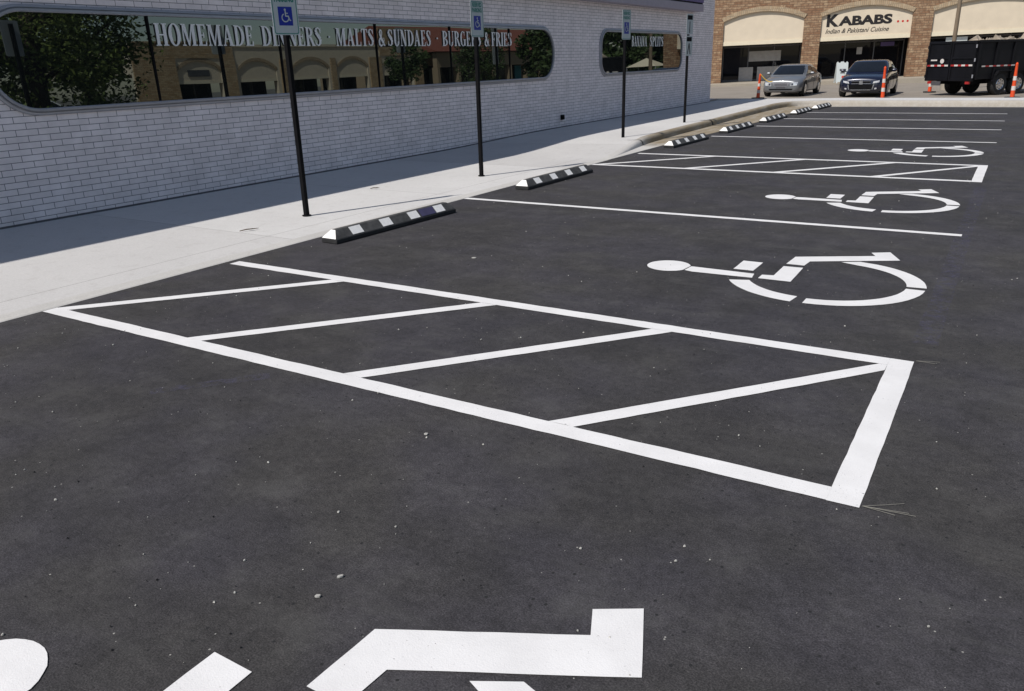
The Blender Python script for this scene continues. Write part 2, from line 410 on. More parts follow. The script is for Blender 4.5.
for (yj, wj) in ((15.5, .035), (20.6, .09)):
    i = max(k for k in range(len(KP)) if KP[k][1] <= yj); t = (yj - KP[i][1]) / (KP[i + 1][1] - KP[i][1]); h = hgt(yj)
    xk = KP[i][0] + (KP[i + 1][0] - KP[i][0]) * t
    pr = [(-.22, .018), (0, .020), (.012, h * .55 + .006), (.03, h - .02), (.055, h + .001), (.085, h + .007), (.155, h + .008), (.26, h + .008)]
    L_ = [(xk - d, yj - .9 * (d + .2) + .25, z) for d, z in pr]; bj.raw(L_ + [(x, y + wj, z) for x, y, z in L_], [(k, k + 1, 9 + k, 8 + k) for k in range(7)])
bj.build('expansion_joint', M['tar'], kerb)
bw = MB(); rows = []
for i, p in enumerate(KP):
    q = inward(i, .155); h = khz(p)
    if p[1] < 27.5 and p[0] < -.1 or p[1] < 14: W = Vector((XW - .06, p[1])) if p[1] < 27.4 else Vector((XW - .06, 31.2))
    else: W = Vector((XW - .06 + max(0, (p[0] + .7)) * 1.0, 31.3))
    if i >= 16: W = Vector((-3.9 + (p[0] + .84) * (17.9 / 14.84), 31.3)) if i > 16 else Vector((-3.9, 31.3))
    rows.append([(q.x + (W.x - q.x) * k / 8, q.y + (W.y - q.y) * k / 8, h + (hw_(p[1]) - h) * (k / 8 if i < 17 else (k / 8) * max(0, 1 - (i - 17) / 4))) for k in range(9)])
bw.loft(rows, closed=False, caps=False)
bw.raw([(-3.9, 31.3, .15), (14, 31.3, .15), (14, 31.32, -.02), (-3.9, 31.32, -.02)], [(0, 1, 2, 3)])
bw.raw([(-3.9, 27.0, .15), (-3.9, 31.3, .15), (-7.5, 31.3, .15), (-7.5, 30.0, .15)], [(0, 1, 2, 3)])
tag(bw.build('sidewalk', M['walk'], fixn=False), kind='structure')
bg = MB(); EP = []
for p in KP[6:]:
    if p[1] < 27.3: e = (0.0 + .22 * ss((p[1] - 15) / 8), p[1])
    else: e = None
    EP.append(e)
fix = {16: (.24, 27.4), 17: (.30, 28.2), 18: (.48, 28.75), 19: (.85, 29.02), 20: (1.6, 29.1), 21: (3, 29.12), 22: (6, 29.12), 23: (9.5, 29.12), 24: (14, 29.12)}
rowa = []
for j, p in enumerate(KP[6:]):
    i = j + 6; e = fix.get(i, EP[j]) or fix[i]
    rowa.append([(p[0] - .01, p[1] + (.005 if i > 18 else 0), .014), ((p[0] + e[0]) / 2, (p[1] + e[1]) / 2, .010), (e[0], e[1], .006), (e[0] + .001, e[1] - .001, -.01)])
bg.loft(rowa, closed=False, caps=False)
tag(bg.build('gutter', M['kerbm'], smooth=True), kind='structure')

# ------------------------------------------------------------------ wheel stops
def wheel_stop():
    root = empty('wheel_stop')
    Ls, hb, ht, h0, h1 = 1.98, .105, .030, .042, .128
    b = MB(); b.box(-hb - .004, hb + .004, 0, Ls, 0, h0); b.build('rubber_base', M['rubber'], root, bevel=.005)
    def prof(y, k=1.0, tp=1.0): return [(-hb, y, h0 + .001), (hb, y, h0 + .001), (ht, y, h0 + (h1 - h0) * tp), (-ht, y, h0 + (h1 - h0) * tp)]
    b = MB()
    def side_prof(y, top_in=0): return y
    e = .075
    b.raw([(-hb, .0, h0), (hb, .0, h0), (hb, Ls, h0), (-hb, Ls, h0), (-ht, e, h1), (ht, e, h1), (ht, Ls - e, h1), (-ht, Ls - e, h1)],
          [(0, 3, 2, 1), (4, 5, 6, 7), (0, 1, 5, 4), (1, 2, 6, 5), (2, 3, 7, 6), (3, 0, 4, 7)])
    b.build('stop_body', M['stopgrey'], root, bevel=.007)
    def patch(y0, y1, mat, name):
        q = MB(); o_ = .0035
        # stripe wraps side, top, side
        ins = lambda z: (z - h0) / (h1 - h0)
        zb = h0 + .012; xb = hb + (ht - hb) * ins(zb)
        for sg in (-1, 1):
            q = MB(); q.raw([(sg * (xb + o_), y0, zb), (sg * (ht + o_), y0, h1 - .004), (sg * (ht + o_), y1, h1 - .004), (sg * (xb + o_), y1, zb)], [(0, 1, 2, 3)]); q.build(name, mat, root)
    for a in (.25, .71, 1.17, 1.63): patch(a, a + .165, M['stopwhite'], 'reflective_stripe')
    q = MB(); o_ = .004
    q.raw([(-hb + .004, -.002, h0 + .008), (hb - .004, -.002, h0 + .008), (ht, e - o_, h1 - .002), (-ht, e - o_, h1 - .002)], [(0, 1, 2, 3)])
    q.build('end_patch', M['stopwhite'], root)
    return root
ws = wheel_stop()
for k, (x, y, rz, lab) in enumerate([
    (.33, 5.80, -2.2, 'nearest black and white striped wheel stop, beside the first sign post'),
    (.335, 9.62, -1.0, 'striped wheel stop by the second sign post, second nearest'),
    (.30, 15.35, -1.5, 'striped wheel stop just past the far hatched aisle, by the brown kerb start'),
    (.33, 18.75, -1.5, 'striped wheel stop beside the brown kerb, fourth in the row'),
    (.38, 21.95, -1.5, 'striped wheel stop beside the brown kerb, fifth in the row'),
    (.45, 25.0, -1.5, 'striped wheel stop beside the brown kerb, sixth in the row'),
    (.56, 27.35, -2, 'farthest striped wheel stop, in the corner where the kerbs meet')]):
    o = ws if k == 0 else copy_tree(ws)
    o.location = (x, y, .004); o.rotation_euler = (0, 0, R(rz)); o.scale = (1, 1.0 if k < 5 else .9, 1)
    tag(o, lab, 'wheel stop', 'striped wheel stops along the kerb')
vb = MB(); vb.raw([(.0985, 1.36, .0545), (.0985, 1.62, .0545), (.0365, 1.62, .1255), (.0365, 1.36, .1255)], [(0, 1, 2, 3)])
vb.build('faded_stripe', M['stopviolet'], ws)

# ------------------------------------------------------------------ lettering
def flat_text(txt, size, width=None, bold=0.0, shear=0.0):
    cu = bpy.data.curves.new('t', 'FONT'); cu.body = txt; cu.size = size; cu.offset = bold; cu.shear = shear; cu.resolution_u = 4
    o = bpy.data.objects.new('t', cu); COL.objects.link(o)
    dg = bpy.context.evaluated_depsgraph_get(); me = bpy.data.meshes.new_from_object(o.evaluated_get(dg))
    vs = [tuple(v.co) for v in me.vertices]; fs = [tuple(p.vertices) for p in me.polygons]
    bpy.data.objects.remove(o); bpy.data.curves.remove(cu); bpy.data.meshes.remove(me)
    x0 = min(v[0] for v in vs); x1 = max(v[0] for v in vs); k = 1 if not width else width / (x1 - x0)
    return [((v[0] - x0) * k, v[1]) for v in vs], fs
def quad(a, b, c, d): return [a, b, c, d]
def rect(x0, y0, x1, y1): return [(x0, y0), (x1, y0), (x1, y1), (x0, y1)]
def ringp(cx, cy, ro, so, ri, si, a0, a1, n=14):
    """elliptical ring segment as quads"""
    out = []
    for k in range(n):
        t0 = R(a0 + (a1 - a0) * k / n); t1 = R(a0 + (a1 - a0) * (k + 1) / n)
        out.append([(cx + ri * math.cos(t0), cy + si * math.sin(t0)), (cx + ro * math.cos(t0), cy + so * math.sin(t0)),
                    (cx + ro * math.cos(t1), cy + so * math.sin(t1)), (cx + ri * math.cos(t1), cy + si * math.sin(t1))])
    return out
def stroke(pts):
    """pts: (x, y, halfwidth) polyline -> quads"""
    out = []
    for (x0, y0, w0), (x1, y1, w1) in zip(pts, pts[1:]):
        dx, dy = x1 - x0, y1 - y0; l = math.hypot(dx, dy) or 1; nx, ny = -dy / l, dx / l
        out.append([(x0 - nx * w0, y0 - ny * w0), (x1 - nx * w1, y1 - ny * w1), (x1 + nx * w1, y1 + ny * w1), (x0 + nx * w0, y0 + ny * w0)])
    return out
T, t_, sf = .17, .055, .05
def stem(x, w=T, ext=.06): return [rect(x, 0, x + w, 1), rect(x - ext, 0, x + w + ext, sf), rect(x - ext, 1 - sf, x + w + ext, 1)]
def glyph(c):
    if c == 'H': return .68, stem(.06) + stem(.45) + [rect(.2, .46, .47, .53)]
    if c == 'I': return .30, stem(.065)
    if c == 'L': return .52, stem(.06) + [rect(.2, 0, .5, .06), quad((.42, 0), (.5, 0), (.5, .24), (.46, .24))]
    if c in 'EF':
        o = stem(.06) + [rect(.2, .94, .49, 1), quad((.45, .78), (.49, .78), (.49, 1), (.41, 1)), rect(.2, .47, .38, .53), rect(.35, .38, .40, .62)]
        if c == 'E': o += [rect(.2, 0, .5, .06), quad((.41, 0), (.51, 0), (.51, .24), (.47, .24))]
        return (.56 if c == 'E' else .52), o
    if c == 'T': return .56, stem(.19) + [rect(.0, .94, .55, 1), quad((0, 1), (0, .76), (.04, .76), (.1, 1)), quad((.45, 1), (.51, .76), (.55, .76), (.55, 1))]
    if c == 'O': return .68, ringp(.33, .5, .33, .52, .145, .46, 0, 360, 28)
    if c == 'D': return .66, stem(.06) + ringp(.22, .5, .42, .5, .235, .44, -90, 90, 18)
    if c == 'P': return .58, stem(.06) + ringp(.22, .74, .34, .26, .16, .20, -90, 90, 14)
    if c == 'R': return .66, stem(.06) + ringp(.22, .75, .33, .25, .15, .19, -90, 90, 14) + [quad((.25, .5), (.48, 0), (.68, 0), (.42, .5)), rect(.45, 0, .70, sf)]
    if c == 'B': return .62, stem(.06) + ringp(.22, .755, .32, .245, .14, .185, -90, 90, 14) + ringp(.22, .26, .37, .26, .18, .20, -90, 90, 14)
    if c == 'U': return .66, [rect(.06, .26, .23, 1), rect(0, 1 - sf, .29, 1), rect(.49, .26, .55, 1), rect(.42, 1 - sf, .63, 1)] + ringp(.305, .28, .245, .30, .085, .22, 180, 360, 16)
    if c == 'N': return .70, [rect(.08, 0, .14, 1), rect(0, 0, .22, sf), rect(0, 1 - sf, .2, 1), rect(.52, 0, .58, 1), rect(.45, 1 - sf, .68, 1), quad((.42, 0), (.58, 0), (.26, 1), (.05, 1))]
    if c == 'M': return .86, [rect(.07, 0, .13, 1), rect(0, 0, .21, sf), rect(0, 1 - sf, .2, 1), rect(.6, 0, .77, 1), rect(.54, 0, .84, sf), rect(.6, 1 - sf, .84, 1), quad((.34, 0), (.42, 0), (.26, 1), (.06, 1)), quad((.34, 0), (.40, 0), (.68, 1), (.60, 1))]
    if c == 'A': return .70, [quad((.43, 0), (.63, 0), (.40, 1), (.27, 1)), quad((.06, 0), (.13, 0), (.37, 1), (.29, 1)), rect(.15, .3, .5, .36), rect(0, 0, .2, sf), rect(.38, 0, .7, sf)]
    if c == 'G': return .70, ringp(.33, .5, .33, .52, .145, .46, 52, 325, 24) + [rect(.44, .03, .61, .44), rect(.37, .41, .68, .46), rect(.49, .72, .53, 1.0)]
    if c == 'S': return .56, stroke([(.44, .76, .02), (.42, .88, .03), (.33, .97, .035), (.22, .97, .04), (.12, .88, .075), (.11, .74, .095), (.2, .62, .105), (.31, .5, .11), (.41, .37, .105), (.42, .22, .09), (.35, .09, .06), (.24, .03, .035), (.13, .06, .03), (.06, .16, .02), (.05, .28, .02)]) + [rect(.44, .70, .48, .98), rect(.03, .02, .07, .3)]
    if c == '&': return .78, stroke([(.62, .5, .03), (.66, .36, .03), (.55, .15, .035), (.38, .02, .045), (.2, .03, .07), (.1, .18, .09), (.14, .36, .08), (.3, .52, .05), (.42, .68, .04), (.42, .86, .05), (.32, .97, .04), (.22, .9, .06), (.2, .76, .08), (.3, .56, .09), (.46, .3, .095), (.62, .08, .08), (.74, .02, .03)])
    if c == '.': return .3, ringp(.15, .5, .06, .06, .0001, .0001, 0, 360, 10)
    return .36, []
def serif_word(b, txt, y0, y1, z0, z1, x):
    tot = sum(glyph(c)[0] + .045 for c in txt) - .045; k = (y1 - y0) / tot; h = z1 - z0; cur = 0; n = 0
    for c in txt:
        w, qs = glyph(c)
        for q in qs:
            xo = x + .0003 * (n % 12); n += 1
            b.face([(xo, y0 + (cur + px) * k, z0 + py * h) for px, py in q])
        cur += w + .045

# ------------------------------------------------------------------ the diner
diner = empty('diner_building', (XW, 0, 0), label='white painted brick diner with long round-ended windows along the sidewalk', cat='building')
def loc(b): return b.xform(lambda x, y, z: (x - XW, y, z))
Y1 = 30.3; H = 5.28
b = MB(); b.box(XW - 12, XW, -9, Y1, -.02, H - .12); loc(b).build('wall', M['white_brick'], diner)
b = MB(); b.box(XW - 12.1, XW + .0, -9.1, Y1 + .1, H - .118, H + .02); b.box(XW - 11.8, XW - .4, -8.8, Y1 - .2, H + .022, H + .05); loc(b).build('roof', M['roof'], diner)
b = MB(); b.box(XW + .002, XW + .33, -9, 28.15, 3.115, 3.34); loc(b).build('soffit_band', M['fascia'], diner, bevel=.01)
b = MB(); b.box(XW + .003, XW + .30, -9, 28.12, 3.342, 3.385); loc(b).build('dark_line', M['black'], diner)  # black line, set slightly back between the grey band and the purple stripe
b = MB(); b.box(XW + .004, XW + .325, -9, 28.15, 3.387, 3.74); loc(b).build('fascia_stripe', M['purple'], diner, bevel=.01)
b = MB(); b.box(XW + .005, XW + .315, -9, 28.14, 3.742, H); loc(b).build('fascia', M['fascia'], diner, bevel=.01)
b = MB(); b.loft([[(XW + .002, y, hw_(y) - .03), (XW + .016, y, hw_(y) - .03), (XW + .016, y, hw_(y) + .022), (XW + .002, y, hw_(y) + .022)] for y in [-9, 0, 5, 10] + [12.5 + .5 * k for k in range(13)] + [22, 26, Y1]]); loc(b).build('base_gap_strip', M['aludark'], diner)  # dark strip drawn along the gap line where wall meets walk
def stadium(y0, y1, z0, z1, r_, off=0, n=12):
    y0 -= off; y1 += off; z0 -= off; z1 += off; r_ = min(r_ + off, (z1 - z0) / 2 - 1e-4); pts = []
    for cy, cz, a in ((y1 - r_, z0 + r_, -90), (y1 - r_, z1 - r_, 0), (y0 + r_, z1 - r_, 90), (y0 + r_, z0 + r_, 180)):
        for k in range(n + 1):
            t = R(a + 90 * k / n); pts.append((cy + r_ * math.cos(t), cz + r_ * math.sin(t)))
    return pts
def diner_window(y0, y1, z0, z1, r_, mulls, words, lab):
    def lp(off, x): return [(x, y, z) for y, z in stadium(y0, y1, z0, z1, r_, off)]
    fr = MB()
    fr.loft([lp(.082, .001), lp(.082, .028), lp(.072, .034), lp(.052, .036), lp(.047, .022), lp(.041, .022), lp(.036, .058), lp(.012, .06), lp(.0, .052), lp(.0, .004)], caps=False)
    w = fr.build('window', M['alu'], diner, smooth=True); w['label'] = lab
    # the pane leans back a little at the top
    cz = (z0 + z1) / 2; tl = math.tan(R(.8))
    pn = MB(); pn.face([(.026 - (z - cz) * tl, y, z) for y, z in stadium(y0, y1, z0, z1, r_, -.001)])
    pn.build('pane', M['pane'], w, fixn=False)
    for y in mulls:
        q = MB(); q.box(.012, .042, y - .014, y + .014, z0, z1); q.build('mullion', M['black'], w)
    q = MB()
    for (tx, a, c, za, zb) in words: serif_word(q, tx, a, c, za, zb, .038)
    q.build('lettering', M['letter'], w, merge=False, fixn=False)
    return w
diner_window(4.95, 18.12, 1.33, 2.395, .50, [7.07, 9.33, 11.6, 13.85, 16.1],
    [('HOMEMADE', 7.15, 8.82, 2.03, 2.31), ('DINNERS', 8.98, 10.25, 2.03, 2.31), ('.', 10.37, 10.47, 2.03, 2.31), ('MALTS', 10.58, 11.54, 2.03, 2.31), ('&', 11.65, 11.84, 2.03, 2.31),
     ('SUNDAES', 11.91, 13.21, 2.03, 2.31), ('.', 13.35, 13.47, 2.03, 2.31), ('BURGERS', 13.58, 14.96, 2.03, 2.31), ('&', 15.08, 15.28, 2.03, 2.31), ('FRIES', 15.36, 16.20, 2.03, 2.31)],
    'long tinted window with white dinner menu lettering')
diner_window(20.85, 27.0, 1.33, 2.40, .34, [], [('BANANA', 22.86, 24.0, 2.03, 2.31), ('SPLITS', 24.22, 25.33, 2.03, 2.31)], 'short tinted window lettered BANANA SPLITS')
b = MB(); b.box(.002, .05, 18.53, 18.67, .27, .39); b.box(.05, .07, 18.56, 18.64, .29, .35); b.build('outlet_cover', M['black'], diner, bevel=.006)

# ------------------------------------------------------------------ parking signs
def isa(b, cx, cz, s, x):
    """small access emblem on the blue square, in the y-z plane"""
    P = lambda y, z: (cx + y * s, cz + z * s)
    qs = [[P(.0 + .075 * math.cos(t), .38 + .075 * math.sin(t)) for t in [2 * math.pi * k / 12 for k in range(12)]]]
    qs += [[(P(a[0], a[1])) for a in q] for q in ringp(-.03, -.1, .27, .27, .2, .2, 110, 350, 16)]
    qs += [[P(*a) for a in q] for q in stroke([(0, .3, .04), (0, .0, .045)]) + stroke([(-.02, .0, .04), (.2, .0, .04)]) + stroke([(.18, .02, .04), (.28, -.26, .04), (.36, -.24, .03)]) + stroke([(0, .17, .03), (.18, .17, .03)])]
    for n, q in enumerate(qs): b.face([(x + .0002 * n, y, z) for y, z in q])
def sign_post(x, y, z, lean, zb, label, face_rz, plates='reserved', sh=.50, sw=.32):
    root = empty('parking_sign', (x, y, z), lean, label=label, cat='sign', group='parking sign posts along the sidewalk')
    b = MB(); b.box(-.026, .026, -.026, .026, 0, zb + (.45 if plates == 'reserved' else .95)); b.build('post', M['black'], root, bevel=.004)
    b = MB(); b.lathe([(.055, 0), (.055, .006), (.03, .012)], 16); b.build('base_collar', M['black'], root)
    c, s = math.cos(face_rz), math.sin(face_rz)
    rot = lambda X, Y, Z: (c * X - s * Y, s * X + c * Y, Z)
    def rplate(y0, y1, z0, z1, x, r_=.03): return [(x, p, q) for p, q in stadium(y0, y1, z0, z1, r_, 0, 4)]
    hw = sw / 2
    if plates == 'reserved':
        b = MB(); b.loft([rplate(-hw, hw, zb, zb + sh, .030), rplate(-hw, hw, zb, zb + sh, .0335)]); pl = b.xform(rot).build('sign_plate', M['signwhite'], root)
        b = MB(); o_ = .010
        A = stadium(-hw + o_, hw - o_, zb + o_, zb + sh - o_, .024, 0, 4); B = stadium(-hw + o_ + .009, hw - o_ - .009, zb + o_ + .009, zb + sh - o_ - .009, .018, 0, 4)
        b.loft([[(.0345, p, q) for p, q in A], [(.0345, p, q) for p, q in B]], caps=False)
        for txt, zz in (('RESERVED', zb + sh * .835), ('PARKING', zb + sh * .685)):
            vs, fs = flat_text(txt, .078, sw * .74, .0035)
            b.raw([(.0350, -sw * .37 + v[0], zz + v[1]) for v in vs], fs)
        b.xform(rot).build('lettering', M['green'], pl)
        bs = sw * .54; zc = zb + sh * .39
        b = MB(); b.face([(.0348, -bs / 2, zc - bs * .56), (.0348, bs / 2, zc - bs * .56), (.0348, bs / 2, zc + bs * .56), (.0348, -bs / 2, zc + bs * .56)]); b.xform(rot).build('blue_panel', M['blue'], pl)
        b = MB(); isa(b, 0, zc, bs, .0355); b.xform(rot).build('wheelchair_emblem', M['signwhite'], pl, merge=False)
    else:
        for k, z0 in enumerate((zb, zb + .49)):
            b = MB(); b.loft([rplate(-hw, hw, z0, z0 + .46, .030), rplate(-hw, hw, z0, z0 + .46, .0335)]); pl = b.xform(rot).build('sign_plate', M['signwhite'], root)
            b = MB(); b.box(.034, .0345, -hw * .75, hw * .75, z0 + .33, z0 + .43)
            if k: b.box(.034, .0345, -.018, .018, z0 + .03, z0 + .29)
            else: b.raw([(.0345, a, z0 + q) for a, q in ((-.09, .04), (-.05, .04), (.0, .22), (.05, .04), (.09, .04), (.02, .29), (-.02, .29))], [(0, 1, 2, 6), (6, 2, 5), (2, 3, 4, 5)])
            b.xform(rot).build('sign_graphic', M['black'], pl)
    return root
sign_post(-1.01, 6.81, .02, 0, 2.03, 'nearest accessible parking sign on black post beside the nearest wheel stop', R(-14))
sign_post(-.95, 10.53, .02, 0, 2.04, 'second accessible parking sign on black post, left of the second wheel stop', R(-2))
sign_post(-.93, 15.9, .10, 0, 1.96, 'third accessible parking sign on black post, in front of the short diner window', R(-4), sh=.56, sw=.36)
sign_post(-1.04, 19.9, .12, 0, 1.60, 'farthest sign post with two stacked white plates of black graphics', R(-6), 'other', sw=.36)

# ------------------------------------------------------------------ strip mall
SL = .0145
def mall_frame(A, u, slope):
    ux, uy = u; nx, ny = -uy, ux
    root = None
    return math.atan2(uy, ux)
def arch_pts(s0, s1, zs, za, n=16):
    w = s1 - s0; hh = za - zs; r_ = (w * w / 4 + hh * hh) / (2 * hh); cs = (s0 + s1) / 2; cz = za - r_
    out = []
    for k in range(n + 1):
        s = s0 + w * k / n; out.append((s, cz + math.sqrt(max(0, r_ * r_ - (s - cs) ** 2))))
    return out
def mall(root, bays, s_lo, s_hi, top, slope, wallmat, bandmat, zb=2.25, zs=3.6, za=4.08, texts=None, recess=2.0, tone=None):
    """arched brick front. local x along the front, y into the building. each wall length, band and panel follows the slope of the site"""
    sh = lambda bb: bb.xform(lambda x, y, z: (x, y, z + slope * x))
    w = MB(); edges = [s_lo] + [e for bb in bays for e in bb[:2]] + [s_hi]; T_ = .55
    for k in range(0, len(edges), 2):
        a, c = edges[k], edges[k + 1]
        n = max(1, int((c - a) / 4))
        for j in range(n): w.box(a + (c - a) * j / n, a + (c - a) * (j + 1) / n, 0, T_, -.6, top)
    for (a, c, *_) in bays:
        ap = arch_pts(a, c, zs, za)
        rows = [[(s, 0, z), (s, 0, top), (s, T_, top), (s, T_, z)] for s, z in ap]
        w.loft(rows, closed=True, caps=True)
    w.box(s_lo, s_hi, T_ + .01, 14, 2.9, top - .3)
    sh(w).build('wall', wallmat, root)
    cp = MB(); cp.box(s_lo - .1, s_hi + .1, -.1, T_ + .1, top + .002, top + .22); sh(cp).build('coping', M['cream2'], root)
    for i, (a, c, *_) in enumerate(bays):
        ap = arch_pts(a, c, zs, za); ao = arch_pts(a - .12, c + .12, zs + .2, za + .27)
        q = MB(); n = len(ap)
        q.loft([[(ap[k][0], -.04, ap[k][1]), (ao[k][0], -.04, ao[k][1]), (ao[k][0], -.001, ao[k][1]), (ap[k][0], -.001, ap[k][1])] for k in range(n)])
        sh(q).build('arch_band', bandmat, root)
        q = MB(); q.loft([[(s, .10, zb + .22), (s, .10, z - .004), (s, .40, z - .004), (s, .40, zb + .22)] for s, z in arch_pts(a + .004, c - .004, zs, za)])
        panel = sh(q).build('sign_panel', M['cream'], root)
        q = MB(); q.box(a + .004, c - .004, .065, .42, zb, zb + .218); sh(q).build('panel_ledge', M['cream2'], panel)
        for (vs, fs, mt, nm) in (texts or {}).get(i, []):
            q = MB(); q.raw([(x, .094 , z) for x, z in vs], fs); sh(q).build(nm, mt, panel)
        # storefront
        q = MB(); q.box(a - .25, c + .25, recess, recess + .05, .12, 2.9); g = sh(q).build('storefront_glass', M['shopglass'], root)
        q = MB(); nv = max(3, int((c - a) / 1.25))
        for k in range(nv + 1):
            s = a + (c - a) * k / nv; q.box(s - .03, s + .03, recess - .05, recess - .002, .1, 2.9)
        q.box(a, c, recess - .049, recess - .003, 2.12, 2.2); q.box(a, c, recess - .049, recess - .003, .1, .22)
        sh(q).build('frame', M['aludark'], g)
    return root
A_ = (-9.83, 50.7); ang = math.atan2(.26232458, .9649797)
strip_mall = empty('strip_mall', (A_[0], A_[1], 0.0), ang, label='brown stone strip mall with cream arched panels and a kebab restaurant, in the background', cat='building')
def place_text(txt, s0, s1, z0, size, bold=0., shear=0.):
    vs, fs = flat_text(txt, size, s1 - s0, bold, shear); return [(s0 + a, z0 + c) for a, c in vs], fs
tK = place_text('K', 5.72, 6.40, 3.06, .88, .04); tA = place_text('ABABS', 6.37, 9.24, 3.085, .66, .032)
tI = place_text('Indian & Pakistani Cuisine', 5.70, 9.12, 2.66, .36, .003, .35)
dots = MB()
for s in (9.55, 9.80, 10.05): dots.raw([(s + .06 * math.cos(2 * math.pi * k / 12), 3.14 + .06 * math.sin(2 * math.pi * k / 12), 0) for k in range(12)], [tuple(range(12))])
tD = ([(v[0], v[1]) for v in dots.v], dots.f)
bays = [(-6.3, -1.05), (-.12, 4.47), (5.42, 10.28), (11.35, 17.4)]
mall(strip_mall, bays, -14, 18.5, 6.6, SL, M['stone'], M['stone2'],
     texts={2: [(*tK, M['signblack'], 'lettering'), (*tA, M['signblack'], 'lettering'), (*tI, M['signblack'], 'script_lettering'), (*tD, M['signred'], 'red_dots')]})
shm = lambda bb: bb.xform(lambda x, y, z: (x, y, z + SL * x))
q = MB(); q.box(1.45, 3.35, 1.90, 1.93, 1.28, 1.88); shm(q).build('window_banner', M['banner'], strip_mall)
for x0, x1 in ((.9, 1.75), (2.0, 3.6)):
    q = MB(); q.box(x0, x1, 1.80, 1.9, .12, .95); shm(q).build('bulkhead_panel', M['banner'], strip_mall)
for x0, x1, z0, z1 in ((7.7, 8.0, 1.45, 1.85), (9.1, 9.5, .3, .9)):
    q = MB(); q.box(x0, x1, 1.85, 1.9, z0, z1); shm(q).build('window_notice', M['banner'], strip_mall)
q = MB(); q.box(9.0, 9.75, 1.86, 1.9, 1.85, 2.08); shm(q).build('violet_neon_sign', M['purple'], strip_mall)
q = MB(); q.box(12.2, 13.3, .25, .30, 1.72, 2.16); shm(q).build('white_notice_board', M['signwhite'], strip_mall)
# raised storefront walk
q = MB(); q.box(-14, 18.6, -2.6, -.0, -.5, -.02); q.box(-14, 18.6, .0, 2.0, -.5, -.018)
q.xform(lambda x, y, z: (A_[0] + x * math.cos(ang) - y * math.sin(ang), A_[1] + x * math.sin(ang) + y * math.cos(ang), z + SL * x + .02 + .1))
tag(q.build('storefront_walk', M['mallwalk']), kind='structure')

# side wing of the mall, across the lot (seen in the diner windows)
wing = empty('side_mall', (45, 76, 0), R(-90), label='cream and brown mall wing with arches, seen reflected in the long diner window', cat='building')
wb = [(1.5, 6.7), (9.3, 13.7), (15.0, 19.6), (21.6, 26.1), (28.0, 32.2)]
mall(wing, wb, 0, 36, 4.95, 0, M['cream'], M['stone2'], zb=2.05, zs=3.0, za=3.8)
q = MB()
for a, c in ((-.2, 1.4), (7.0, 9.0), (14.0, 14.7), (20.1, 21.1), (26.6, 27.6)): q.box(a, c, -.12, -.002, 0, 3.9)
q.build('stone_pier', M['stonetan'], wing)
q = MB(); q.box(26.5, 36.2, -.10, -.004, 4.05, 5.3); q.box(26.5, 27.9, -.16, -.005, 0, 4.04); q.box(32.3, 36.2, -.16, -.005, 0, 4.04); q.box(-.3, 7.2, -.1, -.006, 4.05, 6.9); q.build('stone_tower', M['stonetan'], wing)
q = MB(); q.box(2.8, 5.4, .02, .06, 2.6, 3.2); q.box(29.2, 31.2, .02, .06, 2.6, 3.1); q.build('dark_sign', M['aludark'], wing)
tiled = empty('tiled_roof_building', (47, 128, 0), R(-90), label='dark fronted building with red tiled roof, reflected at the right of the long diner window', cat='building')
q = MB(); q.box(0, 46, 3, 20, 0, 4.6); q.box(0, 46, .2, .8, 2.7, 4.4); q.build('wall', M['tan'], tiled)
q = MB(); q.box(.5, 45.5, 2.9, 2.98, .2, 2.9); q.build('storefront_glass', M['shopglass'], tiled)
q = MB()
for k in range(12): q.box(k * 4.15, k * 4.15 + .45, .1, .9, 0, 2.69)
q.build('porch_pier', M['tan'], tiled)
q = MB(); q.raw([(-.6, -.4, 4.5), (46.6, -.4, 4.5), (46.6, 10, 8.2), (-.6, 10, 8.2), (-.6, 20.4, 4.5), (46.6, 20.4, 4.5)], [(0, 1, 2, 3), (3, 2, 5, 4), (0, 3, 4), (1, 5, 2)]); q.build('roof', M['redroof'], tiled)
q = MB(); q.box(20, 24, 2.80, 2.88, .6, 2.6); q.build('teal_poster', M['teal'], tiled)

# ------------------------------------------------------------------ street furniture
def post(x, y, z, s, lean, lab, tape=False):
    root = empty('channelizer_post', (x, y, z), 0, label=lab, cat='traffic post', group='orange channelizer posts on the street')
    b = MB(); b.prism([(.26 * math.cos(R(22.5 + 45 * k)), .26 * math.sin(R(22.5 + 45 * k))) for k in range(8)], 0, .045); b.build('rubber_base', M['rubber'], root, bevel=.008)
    H_ = s
    def rad(z): return .075 - .035 * z / H_
    bo = MB(); zt = .045 + .97 * (H_ - .05)
    bo.lathe([(rad(.045), .045), (rad(zt), zt), (.045, zt + .01), (.045, zt + .03), (.03, zt + .045), (.03, zt + .07), (.015, zt + .08)], 16)
    sh = lambda x, y, z: (x + lean * z, y, z)
    body = bo.xform(sh).build('post_body', M['orange'], root, smooth=True)
    for a, c in ((.20, .33), (.50, .63)):
        z0, z1 = .045 + a * (H_ - .05), .045 + c * (H_ - .05)
        q = MB(); q.loft([[((rad(z) + e) * math.cos(2 * math.pi * k / 16), (rad(z) + e) * math.sin(2 * math.pi * k / 16), z) for k in range(16)] for z, e in ((z0, -.003), (z0, .004), (z1, .004), (z1, -.003))], caps=False)
        q.xform(sh).build('reflective_collar', M['reflect'], body, smooth=True)
    if tape:
        t = MB(); t.loft([[(lean * zt + .02 + .5 * k / 8, -.02, zt + .05 - .30 * math.sin(k / 8 * 1.9) + d) for d in (0, .035)] for k in range(9)], closed=False, caps=False)
        t.build('caution_tape', M['yellow'], root)
    return root
post(-3.14, 34.3, 0, .92, .03, 'leaning orange and white post with yellow tape, left of the silver sedan', True)
